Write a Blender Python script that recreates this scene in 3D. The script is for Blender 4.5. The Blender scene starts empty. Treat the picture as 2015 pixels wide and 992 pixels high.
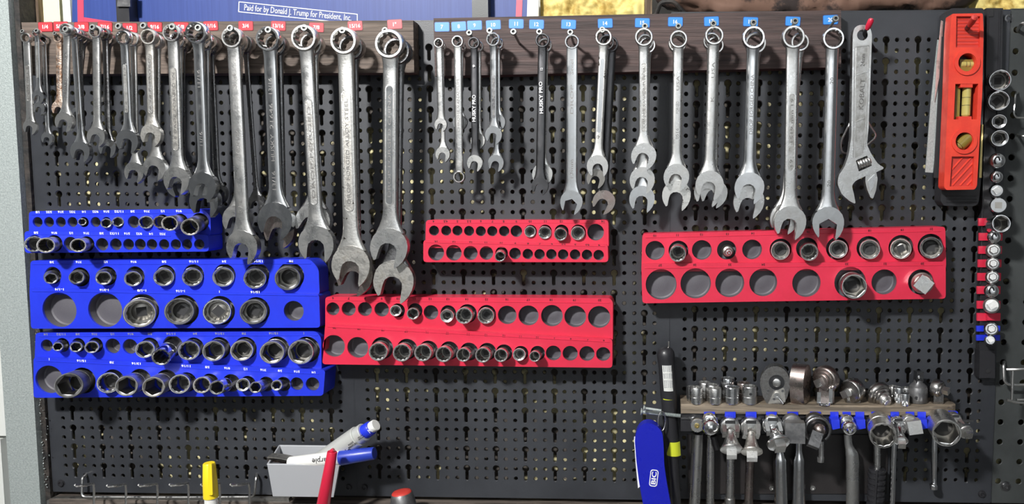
import bpy, bmesh, math, random
from mathutils import Vector, Matrix
from mathutils.geometry import tessellate_polygon
random.seed(7)
SC = bpy.context.scene
COL = SC.collection
PI = math.pi
# ---------------------------------------------------------------- camera
F, CX, CY = 1500.0, 1233.5, 496.0
YAW, PITCH = 0.034, 0.082
CAM = Vector((0.7697, -0.9493, 0.0188))
FWD = Vector((-math.sin(YAW)*math.cos(PITCH), math.cos(YAW)*math.cos(PITCH), -math.sin(PITCH)))
RGT = Vector((math.cos(YAW), math.sin(YAW), 0))
UPV = RGT.cross(FWD)
cd = bpy.data.cameras.new('camera'); cam = bpy.data.objects.new('camera', cd); COL.objects.link(cam)
cam.matrix_world = Matrix.Translation(CAM) @ Matrix((RGT, UPV, -FWD)).transposed().to_4x4()
cd.sensor_width = 36; cd.lens = 36*F/2015; cd.shift_x = -(CX-1007.5)/2015; cd.shift_y = 0
cd.clip_start = .01
SC.camera = cam
# ---------------------------------------------------------------- world, lights, exposure
W = bpy.data.worlds.new('world'); SC.world = W; W.use_nodes = True
W.node_tree.nodes['Background'].inputs[0].default_value = (.85, .92, 1, 1)
W.node_tree.nodes['Background'].inputs[1].default_value = .3
SC.view_settings.view_transform = 'Standard'; SC.view_settings.look = 'None'
SC.view_settings.gamma = 1; SC.view_settings.use_curve_mapping = False
SC.view_settings.exposure = 0.0
def area(name, loc, target, sx, sy, power, col=(1, 1, 1)):
    l = bpy.data.lights.new(name, 'AREA'); l.shape = 'RECTANGLE'; l.size = sx; l.size_y = sy; l.energy = power; l.color = col
    o = bpy.data.objects.new(name, l); COL.objects.link(o); o.location = loc
    o.rotation_euler = (Vector(target)-Vector(loc)).to_track_quat('-Z', 'Y').to_euler()
    return o
area('bench_lamp_light', (.05, -1.45, .93), (.5, 0, -.1), .17, .11, 60, (1, .99, .97))
area('fill_lamp_light', (1.2, -2.5, 1.12), (.9, -3.2, .3), 1.2, .12, 28, (.95, .97, 1))  # added fill aimed at the front wall, brightening what the metal reflects

# ---------------------------------------------------------------- pixel -> point on the plane y=-d
def ray(px, py): return FWD*F + RGT*(px-CX) + UPV*(CY-py)
def P(px, py, d=0.0):
    r = ray(px, py); t = (-d-CAM.y)/r.y
    return CAM + r*t
def S(px, py, d=0.0):
    r = ray(px, py); return (-d-CAM.y)/r.y
# ---------------------------------------------------------------- materials
def lin(c):
    return tuple((x/12.92 if x <= .04045 else ((x+.055)/1.055)**2.4) for x in c)
def rgb(r, g, b): return lin((r/255, g/255, b/255))+(1,)
def mat(name, col, rough=.5, metal=0, noise=0, nscale=40, bump=0, bscale=200, col2=None, spec=.5, clear=0, stretch=None, thr=(.4, .6), rvar=0, trans=0, emis=None, world=False):
    m = bpy.data.materials.new(name); m.use_nodes = True
    nt = m.node_tree; b = nt.nodes['Principled BSDF']
    b.inputs['Base Color'].default_value = col; b.inputs['Roughness'].default_value = rough
    b.inputs['Metallic'].default_value = metal; b.inputs['Specular IOR Level'].default_value = spec
    b.inputs['Coat Weight'].default_value = clear; b.inputs['Transmission Weight'].default_value = trans
    tc = nt.nodes.new('ShaderNodeTexCoord'); mp = nt.nodes.new('ShaderNodeMapping')
    if world:
        ge = nt.nodes.new('ShaderNodeNewGeometry'); nt.links.new(ge.outputs['Position'], mp.inputs[0])
    else:
        oi = nt.nodes.new('ShaderNodeObjectInfo'); ad = nt.nodes.new('ShaderNodeVectorMath'); ad.operation = 'ADD'
        nt.links.new(tc.outputs['Object'], ad.inputs[0]); nt.links.new(oi.outputs['Location'], ad.inputs[1])
        nt.links.new(ad.outputs[0], mp.inputs[0])
    if stretch: mp.inputs['Scale'].default_value = stretch
    if col2 or rvar:
        n = nt.nodes.new('ShaderNodeTexNoise'); n.inputs['Scale'].default_value = nscale; n.inputs['Detail'].default_value = 6
        n.inputs['Roughness'].default_value = .65
        nt.links.new(mp.outputs[0], n.inputs['Vector'])
        r = nt.nodes.new('ShaderNodeMapRange'); r.inputs[1].default_value = thr[0]; r.inputs[2].default_value = thr[1]
        nt.links.new(n.outputs[0], r.inputs[0])
        if col2:
            mx = nt.nodes.new('ShaderNodeMix'); mx.data_type = 'RGBA'
            mx.inputs[6].default_value = col; mx.inputs[7].default_value = col2
            nt.links.new(r.outputs[0], mx.inputs[0]); nt.links.new(mx.outputs[2], b.inputs['Base Color'])
        if rvar:
            r2 = nt.nodes.new('ShaderNodeMapRange'); r2.inputs[1].default_value = .3; r2.inputs[2].default_value = .7
            r2.inputs[3].default_value = max(.03, rough-rvar); r2.inputs[4].default_value = rough+rvar
            nt.links.new(n.outputs[0], r2.inputs[0]); nt.links.new(r2.outputs[0], b.inputs['Roughness'])
    if bump:
        n2 = nt.nodes.new('ShaderNodeTexNoise'); n2.inputs['Scale'].default_value = bscale; n2.inputs['Detail'].default_value = 4
        nt.links.new(mp.outputs[0], n2.inputs['Vector'])
        bp = nt.nodes.new('ShaderNodeBump'); bp.inputs['Strength'].default_value = bump; bp.inputs['Distance'].default_value = .002
        nt.links.new(n2.outputs[0], bp.inputs['Height']); nt.links.new(bp.outputs[0], b.inputs['Normal'])
    if emis:
        b.inputs['Emission Color'].default_value = emis[0]; b.inputs['Emission Strength'].default_value = emis[1]
    return m
g = lambda v: (v, v, v, 1)
M = dict(
 board=mat('black_powder_coat', (.025, .027, .032, 1), .42, nscale=6, col2=(.037, .040, .047, 1), bump=.07, bscale=900, rvar=.06, world=True),
 board_grey=mat('grey_powder_coat', (.036, .04, .04, 1), .45, nscale=8, col2=(.055, .06, .06, 1), bump=.07, bscale=900, world=True),
 black=mat('black_plastic', (.02, .02, .023, 1), .38, rvar=.08, nscale=60),
 black_matte=mat('matte_black', (.018, .018, .02, 1), .6),
 chrome=mat('chrome', (.78, .79, .80, 1), .17, 1, nscale=90, rvar=.08, col2=(.62, .62, .62, 1), bump=.03, bscale=200, thr=(.45, .75)),
 satin=mat('satin_steel', (.70, .70, .69, 1), .30, 1, nscale=70, rvar=.08, col2=(.52, .51, .49, 1), bump=.06, bscale=420, thr=(.4, .75)),
 worn=mat('worn_steel', (.66, .64, .60, 1), .38, 1, nscale=110, rvar=.1, col2=(.26, .24, .21, 1), bump=.10, bscale=350, thr=(.5, .72)),
 spotted=mat('spotted_steel', (.74, .73, .70, 1), .34, 1, nscale=170, col2=(.08, .07, .06, 1), bump=.10, bscale=300, thr=(.60, .66)),
 rusty=mat('rusty_steel', (.52, .42, .35, 1), .5, .8, nscale=160, col2=(.22, .12, .07, 1), bump=.4, bscale=400, thr=(.42, .62)),
 dark=mat('dark_steel', (.24, .24, .245, 1), .3, 1, nscale=80, rvar=.08, bump=.15, bscale=300),
 darker=mat('black_oxide_steel', (.10, .10, .105, 1), .33, 1, nscale=80, rvar=.08),
 impact=mat('impact_grey', (.13, .13, .135, 1), .42, .7, nscale=80, rvar=.08, col2=(.22, .22, .22, 1)),
 bronze=mat('bronzed_steel', (.46, .41, .38, 1), .3, 1, nscale=90, rvar=.1, col2=(.32, .26, .245, 1)),
 hookm=mat('screw_grey', (.26, .27, .26, 1), .45, .7),
 gun=mat('gunmetal', (.40, .39, .38, 1), .3, 1, nscale=90, rvar=.1, col2=(.26, .25, .24, 1), bump=.05, bscale=200),
 edge=mat('hole_edge_glint', (.20, .205, .21, 1), .4, .75),  # hole walls coloured lighter to paint in the bright crescents of light
 sheet=mat('dark_brown_sheet', rgb(46, 42, 42), .5, nscale=9, col2=rgb(30, 28, 29), rvar=.1),
 brass=mat('brass', (.72, .58, .25, 1), .3, 1),
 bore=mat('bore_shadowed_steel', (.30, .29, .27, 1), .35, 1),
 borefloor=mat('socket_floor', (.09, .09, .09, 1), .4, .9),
 engr=mat('engraving', (.20, .195, .19, 1), .5, .8),
 panel_in=mat('recessed_steel', (.55, .55, .54, 1), .42, 1, nscale=120, bump=.12, bscale=500, col2=(.38, .37, .35, 1)),
 red=mat('red_plastic', rgb(208, 44, 72), .36, nscale=30, rvar=.06, col2=rgb(200, 40, 66)),
 blue=mat('blue_plastic', rgb(36, 56, 208), .36, nscale=30, rvar=.06, col2=rgb(32, 50, 200)),
 blue2=mat('lighter_blue', rgb(22, 30, 165), .28, nscale=30, rvar=.05),
 cup=mat('pocket_grey', rgb(96, 94, 100), .55, nscale=60, col2=rgb(80, 78, 84)),
 white=mat('white_paint', rgb(235, 235, 238), .5),
 redlabel=mat('red_label', rgb(196, 62, 70), .35), bluelabel=mat('blue_label', rgb(50, 132, 208), .35),
 labrim=mat('label_rim', rgb(120, 20, 28), .4), blabrim=mat('blue_label_rim', rgb(25, 60, 130), .4),
 redtext=mat('dark_red_ink', rgb(70, 8, 22), .5),
 rail=mat('weathered_rail_wood', rgb(86, 69, 66), .7, nscale=22, col2=rgb(52, 42, 41), bump=.5, bscale=60, stretch=(.35, 6, 9), thr=(.35, .65)),
 rail2=mat('bare_rail_wood', rgb(112, 98, 88), .7, nscale=22, col2=rgb(66, 57, 51), bump=.5, bscale=60, stretch=(.35, 6, 9), thr=(.35, .65)),
 shelfwood=mat('shelf_wood', rgb(132, 119, 102), .65, nscale=25, col2=rgb(84, 75, 64), bump=.4, bscale=70, stretch=(.4, 6, 9)),
 stud=mat('stud_wood', rgb(128, 108, 84), .75, nscale=20, col2=rgb(76, 60, 46), bump=.6, bscale=60, stretch=(6, 6, .5)),
 darkstud=mat('dark_stud', rgb(58, 52, 48), .7, nscale=50, col2=rgb(28, 27, 27), bump=.5, bscale=200),
 galv=mat('galvanised_steel', rgb(148, 156, 155), .5, .3, nscale=420, col2=rgb(176, 184, 182), bump=.3, bscale=900, rvar=.06, thr=(.35, .65)),
 foam=mat('spray_foam', rgb(222, 204, 128), .75, nscale=28, col2=rgb(170, 140, 66), bump=1, bscale=45, thr=(.45, .62)),
 cream=mat('cream_board', rgb(222, 218, 180), .8, nscale=20, col2=rgb(200, 190, 150), bump=.4, bscale=60, thr=(.5, .7)),
 whiteb=mat('white_board', rgb(206, 208, 204), .7),
 signblue=mat('sign_blue', rgb(30, 54, 122), .5, nscale=500, col2=rgb(38, 62, 130), stretch=(1, 1, .02)),
 signred=mat('sign_red', rgb(206, 62, 88), .45),
 bag=mat('brown_bag', rgb(122, 94, 80), .8, nscale=13, col2=rgb(46, 37, 35), bump=.5, bscale=30, thr=(.44, .52)),
 binm=mat('bin_grey', rgb(166, 168, 172), .45, nscale=60, rvar=.05),
 levelred=mat('level_red', rgb(218, 66, 48), .42, nscale=60, rvar=.06, col2=rgb(206, 56, 42)),
 levelred2=mat('level_red_inner', rgb(186, 54, 46), .5),
 vial=mat('vial_yellow', rgb(212, 198, 118), .1, trans=.35),
 vialframe=mat('vial_block', rgb(150, 130, 60), .2, trans=.3),
 yellow=mat('yellow_plastic', rgb(236, 208, 40), .35), lime=mat('lime_plastic', rgb(196, 204, 50), .4),
 silver=mat('silver_barrel', rgb(205, 207, 203), .35, .35), penwhite=mat('pen_white', rgb(226, 226, 222), .4),
 penblue=mat('pen_blue', rgb(38, 60, 168), .35), penred=mat('pen_red', rgb(196, 34, 62), .35),
 ledge=mat('bench_ledge', rgb(110, 100, 92), .7, nscale=30, col2=rgb(60, 54, 50), stretch=(.4, 6, 6)),
 room=mat('painted_wall', rgb(226, 228, 228), .8, nscale=3, col2=rgb(206, 208, 208)),
 roomside=mat('dark_side_wall', rgb(104, 106, 108), .8, nscale=3, col2=rgb(74, 76, 78)),
 roomfloor=mat('concrete_floor', rgb(120, 118, 114), .8, nscale=5, col2=rgb(90, 88, 86)),
 wallback=mat('insulated_wall', (.035, .03, .028, 1), .8, nscale=16, col2=rgb(226, 214, 160), thr=(.50, .53), world=True),
 lamp=mat('lamp_diffuser', (1, 1, 1, 1), .5, emis=((1, 1, 1, 1), 4)),
 ink=mat('black_ink', (.02, .02, .02, 1), .5), greytxt=mat('grey_and_shaded_ink', (.25, .25, .3, 1), .5),  # grey ink, also used for lettering darkened to paint in shade
)
# ---------------------------------------------------------------- object helpers
MW = {}
def link(o, parent=None):
    COL.objects.link(o)
    if parent: o.parent = parent
def tag(o, label=None, cat=None, group=None, kind=None):
    if label and len(label.split()) > 16: print('LONG', label)
    if label: o['label'] = label
    if cat: o['category'] = cat
    if group: o['group'] = group
    if kind: o['kind'] = kind
    return o
def thing(name, label, cat, Mx, group=None):
    if isinstance(Mx, Vector): Mx = Matrix.Translation(Mx)
    o = bpy.data.objects.new(name, None); o.empty_display_size = .01; COL.objects.link(o)
    o.matrix_world = Mx; MW[o.name] = Mx.copy()
    return tag(o, label, cat, group)
def mesh_of(name, bm, m, sharp=38):
    me = bpy.data.meshes.new(name); bm.normal_update(); bm.to_mesh(me); bm.free()
    for x in (m if isinstance(m, (list, tuple)) else [m]): me.materials.append(M[x])
    for p in me.polygons: p.use_smooth = True
    me.set_sharp_from_angle(angle=math.radians(sharp))
    return me
def mk(name, bm, m, parent=None, label=None, cat=None, group=None, kind=None, local=False, sharp=38):
    """bm in world coordinates unless local (then in the parent's frame)"""
    if parent is not None:
        if not local: bm.transform(MW[parent.name].inverted())
        o = bpy.data.objects.new(name, mesh_of(name, bm, m, sharp)); link(o, parent)
        MW[o.name] = MW[parent.name].copy()
    else:
        vs = [v.co for v in bm.verts]
        c = Vector(((min(v.x for v in vs)+max(v.x for v in vs))/2, (min(v.y for v in vs)+max(v.y for v in vs))/2, min(v.z for v in vs)))
        bm.transform(Matrix.Translation(-c))
        o = bpy.data.objects.new(name, mesh_of(name, bm, m, sharp)); link(o); o.location = c
        MW[o.name] = Matrix.Translation(c)
    return tag(o, label, cat, group, kind)
def B(): return bmesh.new()
def frame(p0, p1, up=None):
    """origin p0, +Z toward p1"""
    z = (p1-p0).normalized()
    a = up or (Vector((0, 0, 1)) if abs(z.z) < .9 else Vector((1, 0, 0)))
    x = a.cross(z).normalized(); y = z.cross(x)
    return Matrix.Translation(p0) @ Matrix((x, y, z)).transposed().to_4x4()
def rings(bm, Mx, rs, cap0=True, cap1=True, mi=0):
    """rs: list of rings, each a list of (x,y,z); loft with caps"""
    vr = [[bm.verts.new(Mx @ Vector(p)) for p in r] for r in rs]
    n = len(vr[0])
    for a, b in zip(vr, vr[1:]):
        for i in range(n):
            f = bm.faces.new((a[i], a[(i+1) % n], b[(i+1) % n], b[i])); f.material_index = mi
    if cap0: bm.faces.new(vr[0][::-1]).material_index = mi
    if cap1: bm.faces.new(vr[-1]).material_index = mi
    return vr
def circ(r, z, n=24, fn=None, sx=1, sy=1):
    out = []
    for i in range(n):
        a = 2*PI*i/n; q = r*(fn(a) if fn else 1)
        out.append((q*math.cos(a)*sx, q*math.sin(a)*sy, z))
    return out
def lathe(bm, Mx, prof, n=24, cap0=True, cap1=True, mi=0): return rings(bm, Mx, [circ(r, z, n) for r, z in prof], cap0, cap1, mi)
def hexf(a, ph=0):
    q = (a+ph) % (PI/3); return math.cos(PI/6)/math.cos(q-PI/6)      # corner radius 1
def twelf(a): return max(hexf(a), hexf(a, PI/6))
def bevel(bm, w, seg=1, ang=30):
    es = [e for e in bm.edges if len(e.link_faces) == 2 and e.calc_face_angle(0) > math.radians(ang)]
    if es: bmesh.ops.bevel(bm, geom=es, offset=w, segments=seg, affect='EDGES', profile=.5, clamp_overlap=True)
def boxm(bm, Mx, x0, x1, y0, y1, z0, z1, mi=0):
    rings(bm, Mx, [[(x0, y0, z0), (x1, y0, z0), (x1, y1, z0), (x0, y1, z0)], [(x0, y0, z1), (x1, y0, z1), (x1, y1, z1), (x0, y1, z1)]], mi=mi)
def tube(bm, pts, r, n=8, caps=True, closed=False):
    pts = [Vector(p) for p in pts]; vr = []; N = len(pts)
    prev = None
    for i, p in enumerate(pts):
        if closed: t = (pts[(i+1) % N]-pts[i-1]).normalized()
        else: t = (pts[min(i+1, N-1)]-pts[max(i-1, 0)]).normalized()
        if prev is None:
            a = Vector((0, 1, 0)) if abs(t.y) < .9 else Vector((1, 0, 0)); x = a.cross(t).normalized()
        else:
            x = (prev - t*prev.dot(t)).normalized()
        prev = x; y = t.cross(x)
        rr = r[i] if isinstance(r, (list, tuple)) else r
        vr.append([bm.verts.new(p + x*rr*math.cos(2*PI*k/n) + y*rr*math.sin(2*PI*k/n)) for k in range(n)])
    for a, b in (list(zip(vr, vr[1:])) + ([(vr[-1], vr[0])] if closed else [])):
        for k in range(n): bm.faces.new((a[k], a[(k+1) % n], b[(k+1) % n], b[k]))
    if caps and not closed: bm.faces.new(vr[0][::-1]); bm.faces.new(vr[-1])
def bend(pts, r, k=4):
    """round the corners of a polyline"""
    pts = [Vector(p) for p in pts]; out = [pts[0]]
    for a, b, c in zip(pts, pts[1:], pts[2:]):
        u = (a-b); v = (c-b); rr = min(r, u.length*.45, v.length*.45)
        p = b+u.normalized()*rr; q = b+v.normalized()*rr
        for i in range(k+1):
            t = i/k; out.append(p*(1-t)**2 + b*2*t*(1-t) + q*t*t)
    out.append(pts[-1]); return out
def plate(bm, outl, holes, y0, y1, Mx=Matrix(), mi=0, back=True):
    """2D outline (x,z) with holes, extruded from y0 (front, smaller y) to y1"""
    loops = [list(outl)]+[list(h) for h in holes]
    tris = tessellate_polygon([[Vector((x, z, 0)) for x, z in l] for l in loops])
    flat = [p for l in loops for p in l]
    fv = [bm.verts.new(Mx @ Vector((x, y0, z))) for x, z in flat]
    bv = [bm.verts.new(Mx @ Vector((x, y1, z))) for x, z in flat]
    for t in tris:
        a, b, c = t
        (x1, z1), (x2, z2), (x3, z3) = flat[a], flat[b], flat[c]
        ar = (x2-x1)*(z3-z1)-(x3-x1)*(z2-z1)
        if abs(ar) < 1e-14: continue
        if ar < 0: a, c = c, a
        try:
            bm.faces.new((fv[a], fv[b], fv[c])).material_index = mi
            if back: bm.faces.new((bv[c], bv[b], bv[a])).material_index = mi
        except ValueError: pass
    o = 0
    for li, l in enumerate(loops):
        n = len(l); A = sum(l[i][0]*l[(i+1) % n][1]-l[(i+1) % n][0]*l[i][1] for i in range(n))
        ccw = A > 0
        if li: ccw = not ccw
        for i in range(n):
            j = (i+1) % n
            q = (fv[o+i], bv[o+i], bv[o+j], fv[o+j])
            if not ccw: q = q[::-1]
            bm.faces.new(q).material_index = mi
        o += n
def rrect(x0, z0, x1, z1, r, k=4):
    out = []
    for cx, cz, a0 in ((x1-r, z1-r, 0), (x0+r, z1-r, PI/2), (x0+r, z0+r, PI), (x1-r, z0+r, 1.5*PI)):
        for i in range(k+1):
            a = a0+PI/2*i/k; out.append((cx+r*math.cos(a), cz+r*math.sin(a)))
    return out
def roundpoly(pts, r, k=3):
    out = []; n = len(pts)
    for i in range(n):
        a, b, c = Vector(pts[i-1]), Vector(pts[i]), Vector(pts[(i+1) % n])
        u, v = (a-b), (c-b); rr = min(r, u.length*.45, v.length*.45)
        p, q = b+u.normalized()*rr, b+v.normalized()*rr
        for j in range(k+1):
            t = j/k; w = p*(1-t)**2+b*2*t*(1-t)+q*t*t; out.append((w.x, w.y))
    return out
def circ2(cx, cz, r, n=24, fn=None): return [(cx+r*(fn(2*PI*i/n) if fn else 1)*math.cos(2*PI*i/n), cz+r*(fn(2*PI*i/n) if fn else 1)*math.sin(2*PI*i/n)) for i in range(n)]
def pt2(px, py, d): v = P(px, py, d); return (v.x, v.z)
TXT = {}
def text_mesh(s, bold=False, ext=.0):
    key = (s, bold)
    if key in TXT: return TXT[key]
    c = bpy.data.curves.new('txt', 'FONT'); c.body = s; c.size = 1; c.align_x = 'CENTER'; c.align_y = 'CENTER'
    c.resolution_u = 2; c.extrude = .02; c.offset = .02 if bold else 0
    o = bpy.data.objects.new('txt', c); COL.objects.link(o)
    dg = bpy.context.evaluated_depsgraph_get(); dg.update()
    me = bpy.data.meshes.new_from_object(o.evaluated_get(dg), depsgraph=dg)
    bm = bmesh.new(); bm.from_mesh(me); bpy.data.meshes.remove(me); bpy.data.objects.remove(o); bpy.data.curves.remove(c)
    bm.transform(Matrix.Rotation(PI/2, 4, 'X'))      # lies in XZ, faces -Y
    vs = [v.co for v in bm.verts]
    h = (min(v.x for v in vs), max(v.x for v in vs), min(v.z for v in vs), max(v.z for v in vs)) if vs else (0, 1, 0, 1)
    bm.transform(Matrix.Translation((-(h[0]+h[1])/2, 0, -(h[2]+h[3])/2)))
    TXT[key] = (bm, h[1]-h[0], h[3]-h[2]); return TXT[key]
def text(s, Mx, width, height, m, parent, bold=True, name='marking', local=True):
    """Mx: frame where x runs along the text, -y faces the viewer; fitted to width x height"""
    bm0, w, h = text_mesh(s, bold); bm = bm0.copy()
    bm.transform(Mx @ Matrix.Diagonal((width/w, .012, height/h, 1)))
    return mk(name, bm, m, parent, local=local, sharp=30)
def textpx(s, px, py, d, wpx, hpx, ang, m, parent, bold=True, name='marking'):
    """text centred on a pixel at depth d; ang in degrees clockwise on screen"""
    k = S(px, py, d)
    _, tw, th = text_mesh(s, bold)
    if name == 'marking' and len(s) < 5: wpx = min(wpx, hpx*1.1*tw/th)
    return text(s, Matrix.Translation(P(px, py, d)) @ Matrix.Rotation(math.radians(ang), 4, 'Y'), wpx*k, hpx*k, m, parent, bold, name, local=False)
# ================================================================ ROOM SHELL
def slab(name, m, x0, x1, y0, y1, z0, z1):
    bm = B(); boxm(bm, Matrix(), x0, x1, y0, y1, z0, z1); return mk(name, bm, m, kind='structure')
slab('wall_back', 'room', -.9, 2.4, .06, .12, -1.4, 1.2)
slab('wall_front', 'room', -.9, 2.4, -3.3, -3.2, -1.4, 1.2)
slab('wall_left', 'roomside', -1.0, -.9, -3.2, .12, -1.4, 1.2)
slab('wall_right', 'roomside', 2.4, 2.5, -3.2, .12, -1.4, 1.2)
slab('ceiling', 'room', -1.0, 2.5, -3.3, .12, 1.2, 1.26)
slab('floor', 'roomfloor', -1.0, 2.5, -3.3, .12, -1.46, -1.4)
for (nm, lb, x, y, z, l, c) in (('bench_lamp', 'short white shop light hung from the ceiling above the bench', .05, -1.45, .97, .3, 1), ('fill_lamp', 'long white batten light added unseen under the ceiling as fill', 1.5, -2.2, 1.165, 1.2, 0)):  # the batten light is an added fill, unseen behind the camera
    t = thing(nm, lb, 'light', Matrix.Translation((x, y, z)))
    bm = B(); boxm(bm, Matrix(), -l/2, l/2, -.07, .07, 0, .035); bevel(bm, .004); mk('housing', bm, 'white', t, local=True)
    bm = B(); tube(bm, [(-l/2+.01, 0, -.012), (l/2-.01, 0, -.012)], .012, 10); mk('tube', bm, 'lamp', t, local=True)
    if c:
        for s in (-1, 1):
            bm = B(); tube(bm, [(s*l*.4, 0, .03), (s*l*.4, 0, .23)], .002, 6); mk('hanger', bm, 'satin', t, local=True)
# ================================================================ PEGBOARDS
PT = .0127
EDGE = set()
def cell(vs, fs, ox, oz, inner, x0, x1, z0, z1, y0, y1):
    """rectangle x0..x1,z0..z1 with a star-shaped hole given by inner pts (ccw) round (0,0)"""
    def proj(p):
        s = 1e9
        if p[0] > 1e-9: s = min(s, x1/p[0])
        if p[0] < -1e-9: s = min(s, x0/p[0])
        if p[1] > 1e-9: s = min(s, z1/p[1])
        if p[1] < -1e-9: s = min(s, z0/p[1])
        return (p[0]*s, p[1]*s)
    cs = [(x1, z1), (x0, z1), (x0, z0), (x1, z0)]
    n = len(inner); b = len(vs)
    out = [proj(p) for p in inner]
    for p in inner: vs.append((ox+p[0]*1.16, y0, oz+p[1]*(1.16 if abs(p[1]) < .006 else 1.045)))
    for p in out: vs.append((ox+p[0], y0, oz+p[1]))
    for p in inner: vs.append((ox+p[0], y1, oz+p[1]))
    for p in inner: vs.append((ox+p[0], y0+.0007, oz+p[1]))
    ci = len(vs)
    for p in cs: vs.append((ox+p[0], y0, oz+p[1]))
    ang = lambda p: math.atan2(p[1], p[0]) % (2*PI)
    for i in range(n):
        j = (i+1) % n
        a0, a1 = ang(inner[i]), ang(inner[j])
        if a1 <= a0: a1 += 2*PI
        f = [b+j, b+i, b+n+i]
        for k, c in enumerate(cs):
            ac = ang(c)
            if ac < a0: ac += 2*PI
            if a0+1e-6 < ac < a1-1e-6: f.append(ci+k)
        f.append(b+n+j); fs.append(tuple(f))
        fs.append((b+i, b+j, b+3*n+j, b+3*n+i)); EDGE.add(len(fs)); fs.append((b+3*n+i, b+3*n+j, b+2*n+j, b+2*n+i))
RH = .00245
small = [(RH*math.cos(2*PI*i/12+.1), RH*math.sin(2*PI*i/12+.1)) for i in range(12)]
KR, KS = .0042, .0020
key = []
a0 = math.asin(KS/KR)
for i in range(13):
    a = -PI/2+a0+(2*PI-2*a0)*i/12; key.append((KR*math.cos(a), KR*math.sin(a)))
for i in range(7):
    a = PI+PI*i/6; key.append((KS*math.cos(a), -PT-.0012+KS*math.sin(a)))
def pegboard(label, ox, oz, zt, zb, m, rows=(-15, 28)):
    vs, fs = [], []; EDGE.clear()
    y0, y1 = 0, .0022
    h = PT/2
    X0, X1 = ox-.0185, ox+29*PT+.0185
    r = rows[0]; top = None
    while r < rows[1]:
        z = oz-r*PT
        if top is None: top = z+h
        for c in range(30):
            x = ox+c*PT
            if c % 3 == 1:
                cell(vs, fs, x, z, key, -h, h, -h-PT, h, y0, y1)
            else:
                cell(vs, fs, x, z, small, -h, h, -h, h, y0, y1); cell(vs, fs, x, z-PT, small, -h, h, -h, h, y0, y1)
        r += 2
    bot = oz-(r-1)*PT-h
    def q(a, b, c, d):
        n = len(vs); vs.extend([(a, y0, c), (b, y0, c), (b, y0, d), (a, y0, d)]); fs.append((n, n+1, n+2, n+3))
    q(X0, ox-h, zb, zt); q(ox+29*PT+h, X1, zb, zt); q(ox-h, ox+29*PT+h, top, zt); q(ox-h, ox+29*PT+h, zb, bot)
    t = thing('pegboard_panel', label, 'pegboard', Matrix.Translation((X0, 0, zb)))
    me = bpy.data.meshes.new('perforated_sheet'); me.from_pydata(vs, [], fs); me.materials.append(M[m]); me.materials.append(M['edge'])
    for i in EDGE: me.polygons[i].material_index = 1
    me.transform(Matrix.Translation((-X0, 0, -zb)))
    o = bpy.data.objects.new('perforated_sheet', me); link(o, t)
    bm = B(); rr = .002
    for (a, b, horiz) in (((X0, zb), (X0, zt), 0), ((X1, zb), (X1, zt), 0), ((X0, zb), (X1, zb), 1), ((X0, zt), (X1, zt), 1)):
        if horiz: boxm(bm, Matrix(), a[0], b[0], -.0002, .004, a[1]-.0006, a[1]+.0006)
        else: boxm(bm, Matrix(), a[0]-.0006, a[0]+.0006, -.0002, .004, a[1], b[1])
    mk('flange', bm, m, t)
    for (x, z) in ((X0+.011, zb+.011), (X1-.011, zb+.011), (X0+.011, zt-.011), (X1-.011, zt-.011)):
        bm = B(); f = frame(Vector((x, 0, z)), Vector((x, -1, z)))
        lathe(bm, f, [(.0050, 0), (.0050, .0004)], 20)
        rings(bm, f, [circ(.0042, .0004, 18), circ(.0038, .0022, 18), circ(.0022, .0024, 18), circ(.0018, .0012, 18, hexf)])
        mk('mounting_screw', bm, 'black', t)
    return t
ZB = P(705, 975).z
pegboard('black steel pegboard panel behind the blue socket trays', 0, 0, P(400, 46).z, ZB, 'board')
pegboard('black steel pegboard panel in the middle behind the smaller red trays', .404, .003, P(830, 41).z, ZB, 'board')
pegboard('black steel pegboard panel behind the adjustable wrench and ratchet shelf', .8102, .0084, P(1800, 21).z, ZB+.002, 'board')
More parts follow.
